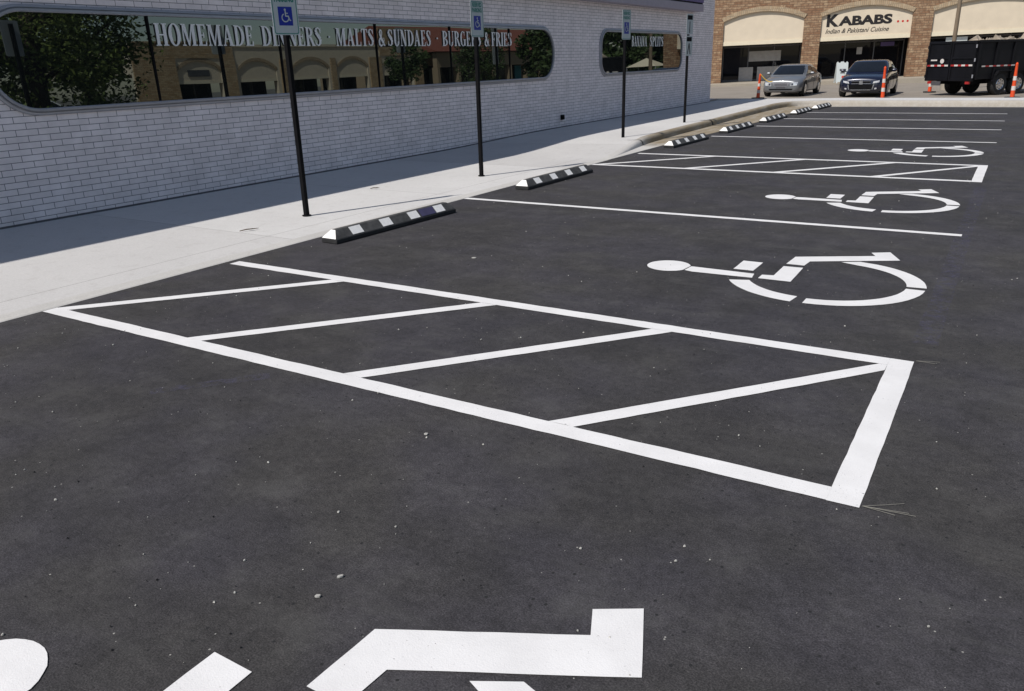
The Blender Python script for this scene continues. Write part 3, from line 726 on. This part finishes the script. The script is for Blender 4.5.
post(1.60, 34.1, 0, 1.12, -.03, 'orange and white post standing in front of the dark blue sedan')
post(5.80, 34.4, 0, 1.16, -.02, 'orange and white post standing in front of the black trailer wheels')
post(2.72, 39.2, 0, 1.0, 0, 'orange post behind the black trailer, only its lower part showing')
lp = empty('lamp_post', (3.2, 41.5, 0), 0, label='tall tan pole rising behind the black trailer', cat='lamp post')
b = MB(); b.tube([(0, 0, .5), (0, 0, 7.5)], [.095, .07], 12); b.build('pole', M['polem'], lp, smooth=True)
b = MB(); b.lathe([(.28, 0), (.28, .5), (.25, .55)], 20); b.build('concrete_base', M['mallwalk'], lp)
b = MB(); b.box(-.6, .6, -.15, .15, 7.5, 7.62); b.build('lamp_head', M['polem'], lp, bevel=.02)
# A-frame board by the restaurant
af = empty('sandwich_board', (-2.62, 48.9, .1), ang + R(10), label='white folding sandwich board on the walk outside the kebab restaurant', cat='sandwich board')
for sgn in (-1, 1):
    b = MB(); b.loft([[(x, sgn * (.26 - .24 * z / 1.12) + dy, z) for x, z in ((-.30, 0), (-.24, 0), (-.22, .06), (.22, .06), (.24, 0), (.30, 0), (.30, 1.06), (.24, 1.12), (.20, 1.06), (.1, 1.06), (.06, 1.12), (-.06, 1.12), (-.1, 1.06), (-.20, 1.06), (-.24, 1.12), (-.30, 1.06))] for dy in (-.012, .012)])
    pb = b.build('board_panel', M['signwhite'], af)
    if sgn < 0:
        t = MB()
        for k, (x0, x1, z0, z1) in enumerate([(-.14, .2, .62, .74), (-.1, .15, .5, .56)]): t.raw([(x, -(.26 - .24 * z / 1.12) - .014, z) for x, z in ((x0, z0), (x1, z0), (x1, z1), (x0, z1))], [(0, 1, 2, 3)])
        t.build('printed_block', M['aludark'], pb)
        t = MB(); t.raw([(x, -(.26 - .24 * z / 1.12) - .014, z) for x, z in ((-.02, .26), (.13, .26), (.13, .38), (-.02, .38))], [(0, 1, 2, 3)]); t.build('red_emblem', M['signred'], pb)

# ------------------------------------------------------------------ cars
def patch_on(bvh, pts_uv, direction, axis, off=.008, nu=16, nv=6):
    """pts_uv: 4 corner (u,v) points, laid on the body by casting along direction"""
    (a, b_, c, d) = [Vector(p) for p in pts_uv]; d_ = Vector(direction); rows = []
    for j in range(nv + 1):
        row = []
        for i in range(nu + 1):
            p = (a.lerp(b_, i / nu)).lerp(d.lerp(c, i / nu), j / nv)
            o = Vector((p.x, -2, p.y)) if axis == 'front' else (Vector((p.x, 8, p.y)) if axis == 'back' else Vector((3 * (1 if d_.x < 0 else -1), p.x, p.y)))
            hit = bvh.ray_cast(o, d_)
            if hit[0] is None: return None
            row.append(hit[0] - d_ * off)
        rows.append(row)
    m = MB(); n = nu + 1
    m.raw([tuple(q) for r_ in rows for q in r_], [(j * n + i, j * n + i + 1, (j + 1) * n + i + 1, (j + 1) * n + i) for j in range(nv) for i in range(nu)])
    return m
def sedan(paint, W=.885, kind='silver', label='', group=None, hs=1.0):
    root = empty('sedan', label=label, cat='car', group=group)
    k = W / .885; body_m = M[paint]
    st = [(0.00, .60, .27, .645), (.035, .71, .23, .70), (.12, .79, .20, .745), (.32, .85, .18, .79), (.7, .875, .18, .85), (1.15, .885, .18, .92), (1.9, .89, .18, .955), (3.4, .89, .18, .98), (3.9, .875, .18, 1.0), (4.35, .83, .22, .98), (4.55, .74, .28, .90), (4.6, .64, .34, .8)]
    rings = []
    for y, w, zl, zt in st:
        half = [(0, zl), (w * .8, zl), (w * .96, zl + .07), (w, zl + .22), (w * 1.0, (zl + zt) / 2 + .06), (w * .965, zt - .12), (w * .90, zt - .045), (w * .74, zt - .004), (w * .4, zt + .022), (0, zt + .03)]
        ring = half + [(-x, z) for x, z in half[-2:0:-1]]
        rings.append([(x * k, y, z * hs) for x, z in ring])
    b = MB(); b.loft(rings); 
    bv = BVHTree.FromPolygons([Vector(v) for v in b.v], b.f)
    b.build('body', body_m, root, smooth=True)
    # cabin
    lv = [(.86, 1.0, 4.0, .80), (.97, 1.12, 3.88, .785), (1.12, 1.42, 3.62, .735), (1.25, 1.68, 3.36, .685), (1.34, 1.88, 3.12, .635), (1.385, 2.1, 2.9, .56), (1.40, 2.3, 2.75, .40)]
    rr = []
    for z, y0, y1, w in lv:
        c = .16; ring = []
        bow = .10 * (1 if z < 1.36 else .5)
        for t in (-1, -.6, 0, .6, 1): ring.append((t * w * .9, y0 - bow * (1 - t * t) + (.03 if abs(t) == 1 else 0), z))
        ring.append((w, y0 + c, z)); ring.append((w * 1.01, (y0 + y1) / 2, z)); ring.append((w, y1 - c, z))
        for t in (1, .6, 0, -.6, -1): ring.append((t * w * .9, y1 + bow * .6 * (1 - t * t) - (.03 if abs(t) == 1 else 0), z))
        ring.append((-w, y1 - c, z)); ring.append((-w * 1.01, (y0 + y1) / 2, z)); ring.append((-w, y0 + c, z))
        rr.append([(x * k, y, zz * hs) for x, y, zz in ring])
    b = MB(); b.loft(rr); bc = BVHTree.FromPolygons([Vector(v) for v in b.v], b.f)
    b.build('cabin', body_m, root, smooth=True)
    F, Bk = (0, 1, 0), (0, -1, 0)
    def put(bvh, pts, dr, ax, mt, nm, off=.008, parent=root, nu=18, nv=6):
        m_ = patch_on(bvh, [(x * (k if ax != 'side' else 1), z * hs) for x, z in pts], dr, ax, off, nu, nv)
        if m_: return m_.build(nm, mt, parent, smooth=True, fixn=False)
    put(bc, [(-.745, .955), (.745, .955), (.60, 1.335), (-.60, 1.335)], F, 'front', M['carglass'], 'windscreen', .016)
    put(bc, [(-.66, 1.0), (.66, 1.0), (.53, 1.32), (-.53, 1.32)], Bk, 'back', M['carglass'], 'rear_window', .016)
    for dx in (1, -1):
        dr = (-dx, 0, 0)
        put(bc, [(1.50, .985), (2.42, .985), (2.42, 1.31), (1.98, 1.31)], dr, 'side', M['carglass'], 'side_window', .014)
        put(bc, [(2.50, .985), (3.42, .985), (3.05, 1.31), (2.50, 1.31)], dr, 'side', M['carglass'], 'side_window', .014)
    # front
    if kind == 'silver':
        g = put(bv, [(-.29, .46), (.29, .46), (.36, .615), (-.36, .615)], F, 'front', M['alu'], 'grille', .012)
        for z in (.49, .53, .57): put(bv, [(-.28, z), (.28, z), (.29, z + .016), (-.29, z + .016)], F, 'front', M['black'], 'grille_slot', .018, g)
        for sx in (-1, 1):
            l = put(bv, [(sx * .42, .47), (sx * .70, .50), (sx * .72, .65), (sx * .44, .62)], F, 'front', M['lamp'], 'headlight', .014)
            put(bv, [(sx * .46, .51), (sx * .54, .51), (sx * .54, .60), (sx * .46, .60)], F, 'front', M['chrome'], 'reflector', .02, l)
        put(bv, [(-.5, .30), (.5, .30), (.53, .36), (-.53, .36)], F, 'front', M['black'], 'lower_intake', .01)
        put(bv, [(-.19, .355), (.19, .355), (.19, .455), (-.19, .455)], F, 'front', M['aludark'], 'number_plate', .02)
    else:
        for sx in (-1, 1):
            put(bv, [(sx * .07, .545), (sx * .34, .55), (sx * .36, .62), (sx * .07, .62)], F, 'front', M['black'], 'upper_grille', .012)
            put(bv, [(sx * .07, .625), (sx * .37, .625), (sx * .37, .636), (sx * .07, .636)], F, 'front', M['alu'], 'chrome_strip', .015)
            put(bv, [(sx * .07, .525), (sx * .36, .525), (sx * .36, .536), (sx * .07, .536)], F, 'front', M['alu'], 'chrome_strip', .015)
            put(bv, [(sx * .44, .53), (sx * .66, .57), (sx * .68, .65), (sx * .46, .61)], F, 'front', M['lamp'], 'headlight', .012)
            put(bv, [(sx * .52, .30), (sx * .60, .32), (sx * .59, .37), (sx * .52, .36)], F, 'front', M['lamp'], 'fog_light', .012)
            put(bv, [(sx * .42, .30), (sx * .455, .30), (sx * .50, .50), (sx * .46, .50)], F, 'front', M['chrome'], 'chrome_strip', .015)
        put(bv, [(-.40, .31), (.40, .31), (.45, .50), (-.45, .50)], F, 'front', M['black'], 'lower_grille', .01)
        put(bv, [(-.07, .50), (.07, .50), (.06, .66), (-.06, .66)], F, 'front', M['chrome'], 'badge', .02, nu=3)
        put(bv, [(-.36, .275), (.36, .275), (.40, .305), (-.40, .305)], F, 'front', M['chrome'], 'chrome_strip', .012)
    for sx in (-1, 1): put(bv, [(sx * .45, .70), (sx * .66, .70), (sx * .68, .84), (sx * .5, .84)], Bk, 'back', M['red'], 'tail_light', .012)
    # wheels
    for y in (.86, 3.62):
        for sx in (-1, 1):
            w = MB(); xo = sx * (W + .012); xi_ = sx * (W - .20)
            w.lathe([(.20, xo - sx * .01), (.315, xo - sx * .012), (.333, xo - sx * .04), (.333, xi_), (.1, xi_)], 28, (0, y, .333), 'x')
            t = w.build('wheel', M['tyre'], root, smooth=True)
            r_ = MB(); r_.lathe([(.205, xo - sx * .004), (.19, xo + sx * .004), (.10, xo - sx * .012), (.05, xo + sx * .002), (.01, xo + sx * .004)], 24, (0, y, .333), 'x'); r_.build('rim', M['chrome' if kind != 'navy' else 'alu'], t, smooth=True)
            a = MB(); pts = [(y + rr_ * math.cos(R(t0)), .333 + rr_ * math.sin(R(t0))) for rr_ in (.335, .385) for t0 in range(-20, 201, 20)]
            n = 12; a.raw([(sx * (W + .006), p, z) for p, z in pts], [(i, i + 1, n + i + 1, n + i) for i in range(n - 1)]); a.build('wheel_arch', M['black'], root)
    # mirrors, door lines
    for sx in (-1, 1):
        m_ = MB(); m_.lathe([(.02, -.07), (.075, -.05), (.085, 0), (.075, .05), (.02, .07)], 12, (0, 0, 0), 'x')
        m_.xform(lambda x, y, z: (sx * (W + .10) + x * 1.3, 1.55 + y * .8, (1.0 + z * .8) * hs)); mm = m_.build('wing_mirror', body_m, root, smooth=True)
        q = MB(); q.tube([(sx * (W - .06), 1.52, .96 * hs), (sx * (W + .06), 1.54, .985 * hs)], .018, 6); q.build('mirror_arm', M['black'], mm)
        q = MB()
        for y in (1.45, 2.46, 3.4): q.box(sx * (W + .009) - .002, sx * (W + .009) + .002, y - .006, y + .006, .30, .90 * hs)
        q.build('door_seam', M['black'], root)
    for y in (2.25, 3.2):
        for sx in (-1, 1):
            q = MB(); q.box(sx * (W + .02) - .012, sx * (W + .02) + .012, y - .09, y + .09, .80 * hs, .825 * hs); q.build('door_handle', M['chrome'] if kind == 'silver' else body_m, root, bevel=.004)
    return root
c1 = sedan('silver', .865, 'silver', 'silver sedan parked facing the lot, right of the leaning orange post')
c1.location = (-2.58, 35.6, 0); c1.scale = (.95, .95, .91)
c2 = sedan('navy', .92, 'navy', 'dark blue sedan with chrome-edged grille, parked facing the lot', hs=1.06)
c2.location = (.62, 35.1, 0); c2.scale = (.95, .93, .925)
c3 = sedan('whitecar', .885, 'silver', 'white sedan seen reflected low in the left part of the long diner window')
c3.location = (27.0, 24.5, 0); c3.rotation_euler = (0, 0, R(180))

# ------------------------------------------------------------------ black dump trailer
tr = empty('dump_trailer', (4.42, 35.6, 0), R(55) , label='black high-sided dump trailer parked by the orange posts, rear doors towards the lot', cat='trailer')
# local: x forward from the rear right corner, y to the left of travel
TW, TL, ZB, ZT = 2.08, 5.0, .60, 1.98
def side_wall(y0, y1, nm):
    b = MB(); b.box(.06, TL, y0, y1, ZB, ZT)
    o = b.build(nm, M['trailer'], tr, bevel=.01)
    ys, yo = (y0 - .05, y0 - .002) if y0 < .5 else (y1 + .002, y1 + .05)
    q = MB()
    for x in (.08, 1.0, 1.95, 2.9, 3.85, 4.8): q.box(x, x + .07, ys, yo, ZB, ZT - .08)
    q.box(.06, TL, ys - (.01 if y0 < .5 else 0), yo + (.01 if y0 > .5 else 0), ZT - .078, ZT + .01); q.build('side_rib', M['trailer'], o, bevel=.006)
    return o
sr = side_wall(.0, .05, 'side_panel'); sl = side_wall(TW - .05, TW, 'side_panel')
b = MB(); b.box(TL + .001, TL + .05, 0, TW, ZB, ZT + .2); b.build('front_panel', M['trailer'], tr)
b = MB(); b.box(.06, TL, .052, TW - .052, ZB, ZB + .06); b.box(.1, TL + .4, .45, .57, ZB - .18, ZB - .002); b.box(.1, TL + .4, TW - .57, TW - .45, ZB - .18, ZB - .002); b.build('chassis', M['trailer'], tr)
for k in range(2):
    y0, y1 = (.01, TW / 2 - .012) if k == 0 else (TW / 2 + .012, TW - .01)
    b = MB(); b.box(-.02, .05, y0, y1, ZB - .06, ZT); b.box(-.05, -.022, y0, y0 + .07, ZB - .05, ZT - .01); b.box(-.05, -.022, y1 - .07, y1, ZB - .05, ZT - .01); b.box(-.049, -.023, y0 + .072, y1 - .072, ZT - .09, ZT - .012); b.box(-.049, -.023, y0 + .072, y1 - .072, ZB - .05, ZB + .03); b.box(-.049, -.023, y0 + .072, y1 - .072, ZB + .74, ZB + .80)
    d = b.build('rear_door', M['trailer'], tr, bevel=.006)
    n = 6; wd = (y1 - y0 - .1) / n
    for col, par in (('reflect', 0), ('red', 1)):
        t = MB()
        for i in range(n):
            if i % 2 == par: t.box(-.056, -.0505, y0 + .05 + i * wd, y0 + .05 + (i + 1) * wd, ZB + .48, ZB + .54)
        t.build('reflective_tape', M[col], d)
    h = MB()
    for z in (ZB + .12, ZB + .7, ZT - .2): h.tube([(-.04, (-.0 if k == 0 else TW), z - .06), (-.04, (-.0 if k == 0 else TW), z + .06)], .025, 8)
    h.build('hinge', M['alu'] if k == 0 else M['trailer'], d)
    if k == 1:
        t = MB(); t.lathe([(.085, -.0575), (.085, -.0535), (.02, -.0530)], 16, (0, (y0 + y1) / 2 - .18, ZB + .67), 'x'); t.build('round_emblem', M['reflect'], d)
        t = MB(); t.box(-.056, -.052, (y0 + y1) / 2 + .05, (y0 + y1) / 2 + .33, ZB + .68, ZB + .73); t.build('maker_label', M['reflect'], d)
b = MB(); b.box(-.06, -.02, TW - .75, TW - .35, ZB - .22, ZB - .065); b.build('number_plate', M['aludark'], tr)
for y in (.12, TW - .30):
    b = MB(); b.box(-.03, .05, y, y + .16, ZB - .16, ZB - .07); b.build('tail_light', M['red'], tr)
for par, col in ((0, 'reflect'), (1, 'red')):
    t = MB()
    for i in range(10):
        if i % 2 == par: t.box(.3 + i * .2, .3 + (i + 1) * .2 - .01, -.062, -.0605, ZB + .44, ZB + .49)
    t.build('reflective_tape', M[col], sr)
for ysd in (-.02, TW - .24):
    for x in (1.50, 2.50):
        w = MB(); w.lathe([(.17, ysd + .02), (.19, ysd + .0), (.37, ysd + .01), (.395, ysd + .05), (.395, ysd + .21), (.37, ysd + .26), (.12, ysd + .26)], 28, (0, 0, 0), 'x')
        w.xform(lambda X, Y, Z: (Y + x, X, Z + .395)); t = w.build('wheel', M['tyre'], tr, smooth=True)
        so = ysd if ysd < 1 else ysd + .26; sg = -1 if ysd < 1 else 1
        w = MB(); w.lathe([(.21, so - sg * .0), (.20, so + sg * .012), (.13, so - sg * .03), (.07, so - sg * .03), (.06, so + sg * .03), (.01, so + sg * .035)], 24, (0, 0, 0), 'x')
        w.xform(lambda X, Y, Z: (Y + x, X, Z + .395)); r_ = w.build('rim', M['chrome'], t, smooth=True)
        w = MB()
        for kk in range(8):
            a = 2 * math.pi * kk / 8; w.box(x + .155 * math.cos(a) - .02, x + .155 * math.cos(a) + .02, so + sg * .0 - .004, so + sg * .004, .395 + .155 * math.sin(a) - .02, .395 + .155 * math.sin(a) + .02)
        w.build('rim_hole', M['black'], r_)
    f_ = MB(); pr = [(1.02, .50), (1.05, .70), (1.2, .86), (1.75, .87), (2.0, .82), (2.25, .87), (2.8, .86), (2.95, .70), (2.98, .50)]
    y0, y1 = (ysd - .10, ysd + .27)
    y0 = -.14 if ysd < 1 else TW - .27; y1 = .27 if ysd < 1 else TW + .14
    f_.loft([[(x, y0, z), (x, y1, z), (x, y1, z + .03), (x, y0, z + .03)] for x, z in pr]); f_.build('fender', M['trailer'], tr)
b = MB(); b.tube([(TL + .3, .5, ZB - .1), (TL + 1.6, TW / 2, ZB - .1)], .05, 8); b.tube([(TL + .3, TW - .5, ZB - .1), (TL + 1.6, TW / 2, ZB - .1)], .05, 8); b.tube([(TL + 1.5, TW / 2, 0), (TL + 1.5, TW / 2, ZB + .2)], .035, 8); b.build('tow_tongue', M['trailer'], tr)
# heap of broken concrete in the trailer
hb_ = MB(); rnd = random.Random(3)
for k in range(90):
    x = rnd.uniform(.7, 4.8); y = rnd.uniform(.42, TW - .42); z = ZB + 1.06 + .16 * math.sin(min(1, max(0, (x - .5) / 1.6)) * 1.5) * (1 - .5 * abs(y - TW / 2)) + rnd.uniform(-.1, .12); s = rnd.uniform(.10, .26)
    rot = Matrix.Rotation(rnd.uniform(0, 6), 3, Vector((rnd.random(), rnd.random(), rnd.random())).normalized())
    vs = [rot @ Vector((a * s * rnd.uniform(.7, 1.2), c * s * rnd.uniform(.6, 1.2), d * s * rnd.uniform(.35, .7))) + Vector((x, y, z)) for a in (-1, 1) for c in (-1, 1) for d in (-1, 1)]
    hb_.raw([tuple(v) for v in vs], [(0, 1, 3, 2), (4, 6, 7, 5), (0, 4, 5, 1), (2, 3, 7, 6), (0, 2, 6, 4), (1, 5, 7, 3)])
hb_.raw([(.3, .06, ZB + 1.0), (TL - .05, .06, ZB + 1.25), (TL - .05, TW - .06, ZB + 1.25), (.3, TW - .06, ZB + 1.0)], [(0, 1, 2, 3)])
ho = hb_.build('rubble_heap', M['rubble']); ho.location = tr.location; ho.rotation_euler = tr.rotation_euler
tag(ho, 'pale heap of broken rubble showing over the side of the black trailer', 'rubble', kind='stuff')

# ------------------------------------------------------------------ trees (seen in the window reflections)
def tree(x, y, h, r_, trunk_r, nleaf, leaf, lab, crown0=.25, seed=1, ls=.16):
    rn = random.Random(seed)
    root = empty('broadleaf_tree', (x, y, 0), rn.uniform(0, 6), label=lab, cat='tree', group='trees across the lot, reflected in the diner windows')
    b = MB(); b.tube([(0, 0, -.05), (.03, .02, h * .15), (.08, -.05, h * .4), (.02, .05, h * .8)], [trunk_r * 1.4, trunk_r, trunk_r * .8, trunk_r * .25], 12)
    tips = []
    for k in range(14):
        a = rn.uniform(0, 6.28); z0 = h * rn.uniform(.22, .6); l = r_ * rn.uniform(.55, .95)
        p1 = (math.cos(a) * l * .5, math.sin(a) * l * .5, z0 + l * .35); p2 = (math.cos(a + .2) * l, math.sin(a + .2) * l, z0 + l * rn.uniform(.3, .8))
        b.tube([(.05, 0, z0), p1, p2], [trunk_r * .4, trunk_r * .22, trunk_r * .08], 7); tips += [p1, p2]
    b.build('trunk', M['bark'], root, smooth=True)
    cl = []
    for k in range(46):
        a = rn.uniform(0, 6.28); u_ = rn.random() ** .5; zz = rn.uniform(crown0, 1.0)
        rad = r_ * u_ * math.sin(math.pi * min(1, max(.12, (zz - crown0 + .12) / (1.15 - crown0)))) ** .6
        cl.append(((math.cos(a) * rad, math.sin(a) * rad, h * zz), r_ * rn.uniform(.16, .34)))
    cl += [(t, r_ * .2) for t in tips]
    q = MB()
    for k in range(nleaf):
        (cx, cy, cz), rr_ = rn.choice(cl); v = Vector((rn.gauss(0, 1), rn.gauss(0, 1), rn.gauss(0, .75))).normalized() * rr_ * rn.random() ** .4
        p = Vector((cx, cy, cz)) + v; a1 = Vector((rn.gauss(0, 1), rn.gauss(0, 1), rn.gauss(0, .6))).normalized(); a2 = a1.cross(Vector((rn.gauss(0, 1), rn.gauss(0, 1), rn.gauss(0, 1)))).normalized(); s = ls * rn.uniform(.6, 1.3)
        q.face([p - a1 * s, p + a2 * s * .45, p + a1 * s, p - a2 * s * .45])
    q.build('crown', leaf, root, merge=False, fixn=False)
    return root
tree(16.5, 16.6, 8.5, 4.6, .30, 24000, M['leafa'], 'large leafy tree with thick trunk, reflected at the left end of the long diner window', .12, 11, .115)
tree(19.5, 12.6, 8.0, 4.4, .22, 12000, M['leafb'], 'dark leafy tree at the far left edge of the window reflection', .08, 12)
tree(22.5, 22.0, 5.6, 2.6, .16, 7000, M['leafa'], 'lower leafy tree beside the large one in the window reflection', .1, 13, .11)
tree(33.0, 58.4, 4.4, 1.9, .12, 3000, M['leafb'], 'small dark tree in front of the arches in the window reflection', .45, 14)
tree(36.0, 74.5, 6.2, 3.0, .18, 5000, M['leafb'], 'bushy tree by the stone piers in the window reflection', .05, 15)
for k, (x, y, h) in enumerate([(13.5, 66, 8), (19, 68, 8.5), (16, 75, 9), (24, 73, 9), (10, 78, 9), (30, 80, 9)]):
    t = tree(x, y, h, 3.9, .25, 6000, M['leafb'], 'dark tree in the belt reflected in the short diner window', .03, 20 + k, .3)
cn = empty('canopy_tent', (11.2, 60.3, 0), 0, label='pale beige canopy tent reflected low in the short diner window', cat='tent')
b = MB(); b.raw([(-1.2, -1.2, 1.5), (1.2, -1.2, 1.5), (1.2, 1.2, 1.5), (-1.2, 1.2, 1.5), (0, 0, 2.1)], [(0, 1, 4), (1, 2, 4), (2, 3, 4), (3, 0, 4)]); b.build('canopy', M['cream2'], cn)
for sx in (-1, 1):
    for sy_ in (-1, 1):
        b = MB(); b.tube([(sx * 1.15, sy_ * 1.15, 0), (sx * 1.15, sy_ * 1.15, 1.49)], .035, 8); b.build('leg', M['alu'], cn)

# ------------------------------------------------------------------ small things on the ground
def crumbs(name, n, area, smin, smax, mat, lab, seed, hole=None):
    rn = random.Random(seed); b = MB()
    for k in range(n):
        u_ = rn.random()
        x = rn.uniform(area[0], area[1]); y = area[2] + (area[3] - area[2]) * rn.random() ** 1.35
        s = smin + (smax - smin) * rn.random() ** 4
        vs = []
        for dz in (0, 1):
            for j in range(5):
                a = j * 1.256 + rn.uniform(-.4, .4); rr_ = s * rn.uniform(.6, 1.1) * (1 if dz == 0 else .6); vs.append((x + rr_ * math.cos(a), y + rr_ * math.sin(a), .003 + dz * s * .7))
        b.raw(vs, [(4, 3, 2, 1, 0), (5, 6, 7, 8, 9)] + [(j, (j + 1) % 5, 5 + (j + 1) % 5, 5 + j) for j in range(5)])
    return tag(b.build(name, mat, merge=False), lab, 'grit', kind='stuff')
crumbs('loose_grit', 1000, (.1, 7.6, .6, 17), .0018, .0075, M['crumb'], 'pale grit scattered over the fresh asphalt', 5)
crumbs('dark_grit', 700, (.5, 7.6, .6, 9), .002, .006, M['crumbd'], 'dark asphalt crumbs scattered over the lot', 6)
def chip(x, y, l, w, a, lab):
    b = MB(); c, s = math.cos(a), math.sin(a); z = .006
    pts = [(-l, -w * .6), (-l * .3, -w), (l * .7, -w * .8), (l, .1 * w), (l * .5, w), (-l * .6, w * .9)]
    b.raw([(u_ * c - v * s, u_ * s + v * c, z_) for z_ in (0, .006) for u_, v in pts], [(5, 4, 3, 2, 1, 0), (6, 7, 8, 9, 10, 11)] + [(k, (k + 1) % 6, 6 + (k + 1) % 6, 6 + k) for k in range(6)])
    o = b.build('stone_chip', M['crumb']); o.location = (x, y, .003); return tag(o, lab, 'stone chip', 'pale chips lying on the asphalt')
chip(4.36, 1.55, .010, .006, .5, 'pale stone chip left of the bottom wheelchair symbol, nearer the camera')
chip(4.35, 1.67, .012, .006, .9, 'pale stone chip left of the bottom wheelchair symbol, farther from the camera')
chip(3.92, 2.73, .010, .007, .2, 'white stone chip below the nearest hatched aisle')
chip(2.05, 5.9, .022, .014, .3, 'pale chip on the asphalt right of the nearest wheel stop')
# dry sticks on the sidewalk
for (x, y, a, l, lab) in ((-.94, 5.87, R(72), .11, 'thin dry twig lying on the sidewalk left of the first sign post'), (-1.67, 8.82, R(60), .07, 'small curled dry leaf lying on the sunlit sidewalk')):
    b = MB(); b.tube([(-l, 0, .006), (-l * .3, .006, .012), (l * .3, -.004, .010), (l, .008, .006)], [.005, .007, .006, .003], 6)
    b.raw([(-.02, -.012, .008), (.03, -.015, .02), (.045, .004, .012), (.0, .016, .010)], [(0, 1, 2, 3)])
    o = b.build('dry_twig', M['leafdry']); o.location = (x, y, .022); o.rotation_euler = (0, 0, a); tag(o, lab, 'twig')
# frayed chalk-line twine at the corners of the aisle
def twine(ox, oy, ends, lab):
    b = MB()
    for (dx, dy) in ends:
        b.tube([(0, 0, .006), (dx * .5 + .004, dy * .5 - .004, .008), (dx, dy, .005)], .0009, 5)
    o = b.build('frayed_twine', M['twine']); o.location = (ox, oy, 0); tag(o, lab, 'twine')
twine(5.85, 3.04, [(.14, .10), (.12, -.01), (.165, .03), (.19, .02)], 'frayed twine strands at the near right corner of the hatched aisle')
twine(5.85, 4.86, [(.12, .04), (.10, .0)], 'short twine strands at the far right corner of the nearest hatched aisle')
# chalk snap line left by the striping crew
m, nt, bb = newmat('violet_chalk'); co = coord(nt)
bb.inputs['Base Color'].default_value = (.12, .115, .22, 1); bb.inputs['Roughness'].default_value = .9
L(nt, math_(nt, 'MULTIPLY', ramp(nt, noise(nt, co, 14, 5, .75), [(.45, (0, 0, 0)), (.75, (1, 1, 1))]), .32), bb.inputs['Alpha'])
for p_, q_, w_, lab in (((.10, 3.3), (.10, 9.4), .016, 'faint violet chalk line along the sidewalk edge past the nearest wheel stop'), ((2.2, 2.42), (2.62, 2.92), .09, 'short violet chalk smear left of the nearest hatched aisle'), ((XE + .02, 5.2), (XE + .01, 12.0), .14, 'faint violet chalk line along the outer ends of the bays')):
    b = MB(); strip(b, p_, q_, w_, .0025, .12, .004); tag(b.build('chalk_line', m, fixn=False), lab, 'chalk line')

# ------------------------------------------------------------------ light, sky, camera
EL, AZ = R(50), math.atan2(.357, .934)        # light travels towards (+.357,+.934)
d = Vector((.357, .934, 0)).normalized() * math.cos(EL) + Vector((0, 0, -math.sin(EL)))
sun = bpy.data.lights.new('sun', 'SUN'); sun.energy = 4.25; sun.angle = R(.53); sun.color = (1, .953, .895)
so = bpy.data.objects.new('sun', sun); COL.objects.link(so); so.rotation_euler = d.to_track_quat('-Z', 'Y').to_euler(); so.location = (-20, -30, 30)
w = bpy.data.worlds.new('World'); sc.world = w; w.use_nodes = True; nt = w.node_tree
sky = nt.nodes.new('ShaderNodeTexSky'); sky.sky_type = 'NISHITA'; sky.sun_disc = False
sky.sun_elevation = EL; sky.sun_rotation = math.atan2(-.357, -.934) % (2 * math.pi)
sky.air_density = 1; sky.dust_density = .6; sky.ozone_density = 1.2
bgd = nt.nodes['Background']; bw_ = nt.nodes.new('ShaderNodeRGBToBW'); L(nt, sky.outputs[0], bw_.inputs[0]); L(nt, mix(nt, .12, sky.outputs[0], bw_.outputs[0]), bgd.inputs[0]); bgd.inputs[1].default_value = .088
cam = bpy.data.cameras.new('camera'); co_ = bpy.data.objects.new('camera', cam); COL.objects.link(co_); sc.camera = co_
yaw, pitch, roll = -0.56099457, -0.34357842, -0.02883032
fw = Vector((math.sin(yaw) * math.cos(pitch), math.cos(yaw) * math.cos(pitch), math.sin(pitch)))
r0 = fw.cross(Vector((0, 0, 1))).normalized(); u0 = r0.cross(fw)
r1 = r0 * math.cos(roll) + u0 * math.sin(roll); u1 = -r0 * math.sin(roll) + u0 * math.cos(roll)
mt = Matrix((r1, u1, -fw)).transposed().to_4x4(); mt.translation = Vector((6.14336656, 0, 1.7)); co_.matrix_world = mt
cam.sensor_width = 36; cam.lens = 792.7589 / 1024 * 36; cam.clip_start = .05; cam.clip_end = 3000
vs_ = sc.view_settings; vs_.view_transform = 'Standard'; vs_.look = 'None'; vs_.gamma = 1; vs_.use_curve_mapping = False; vs_.exposure = 0
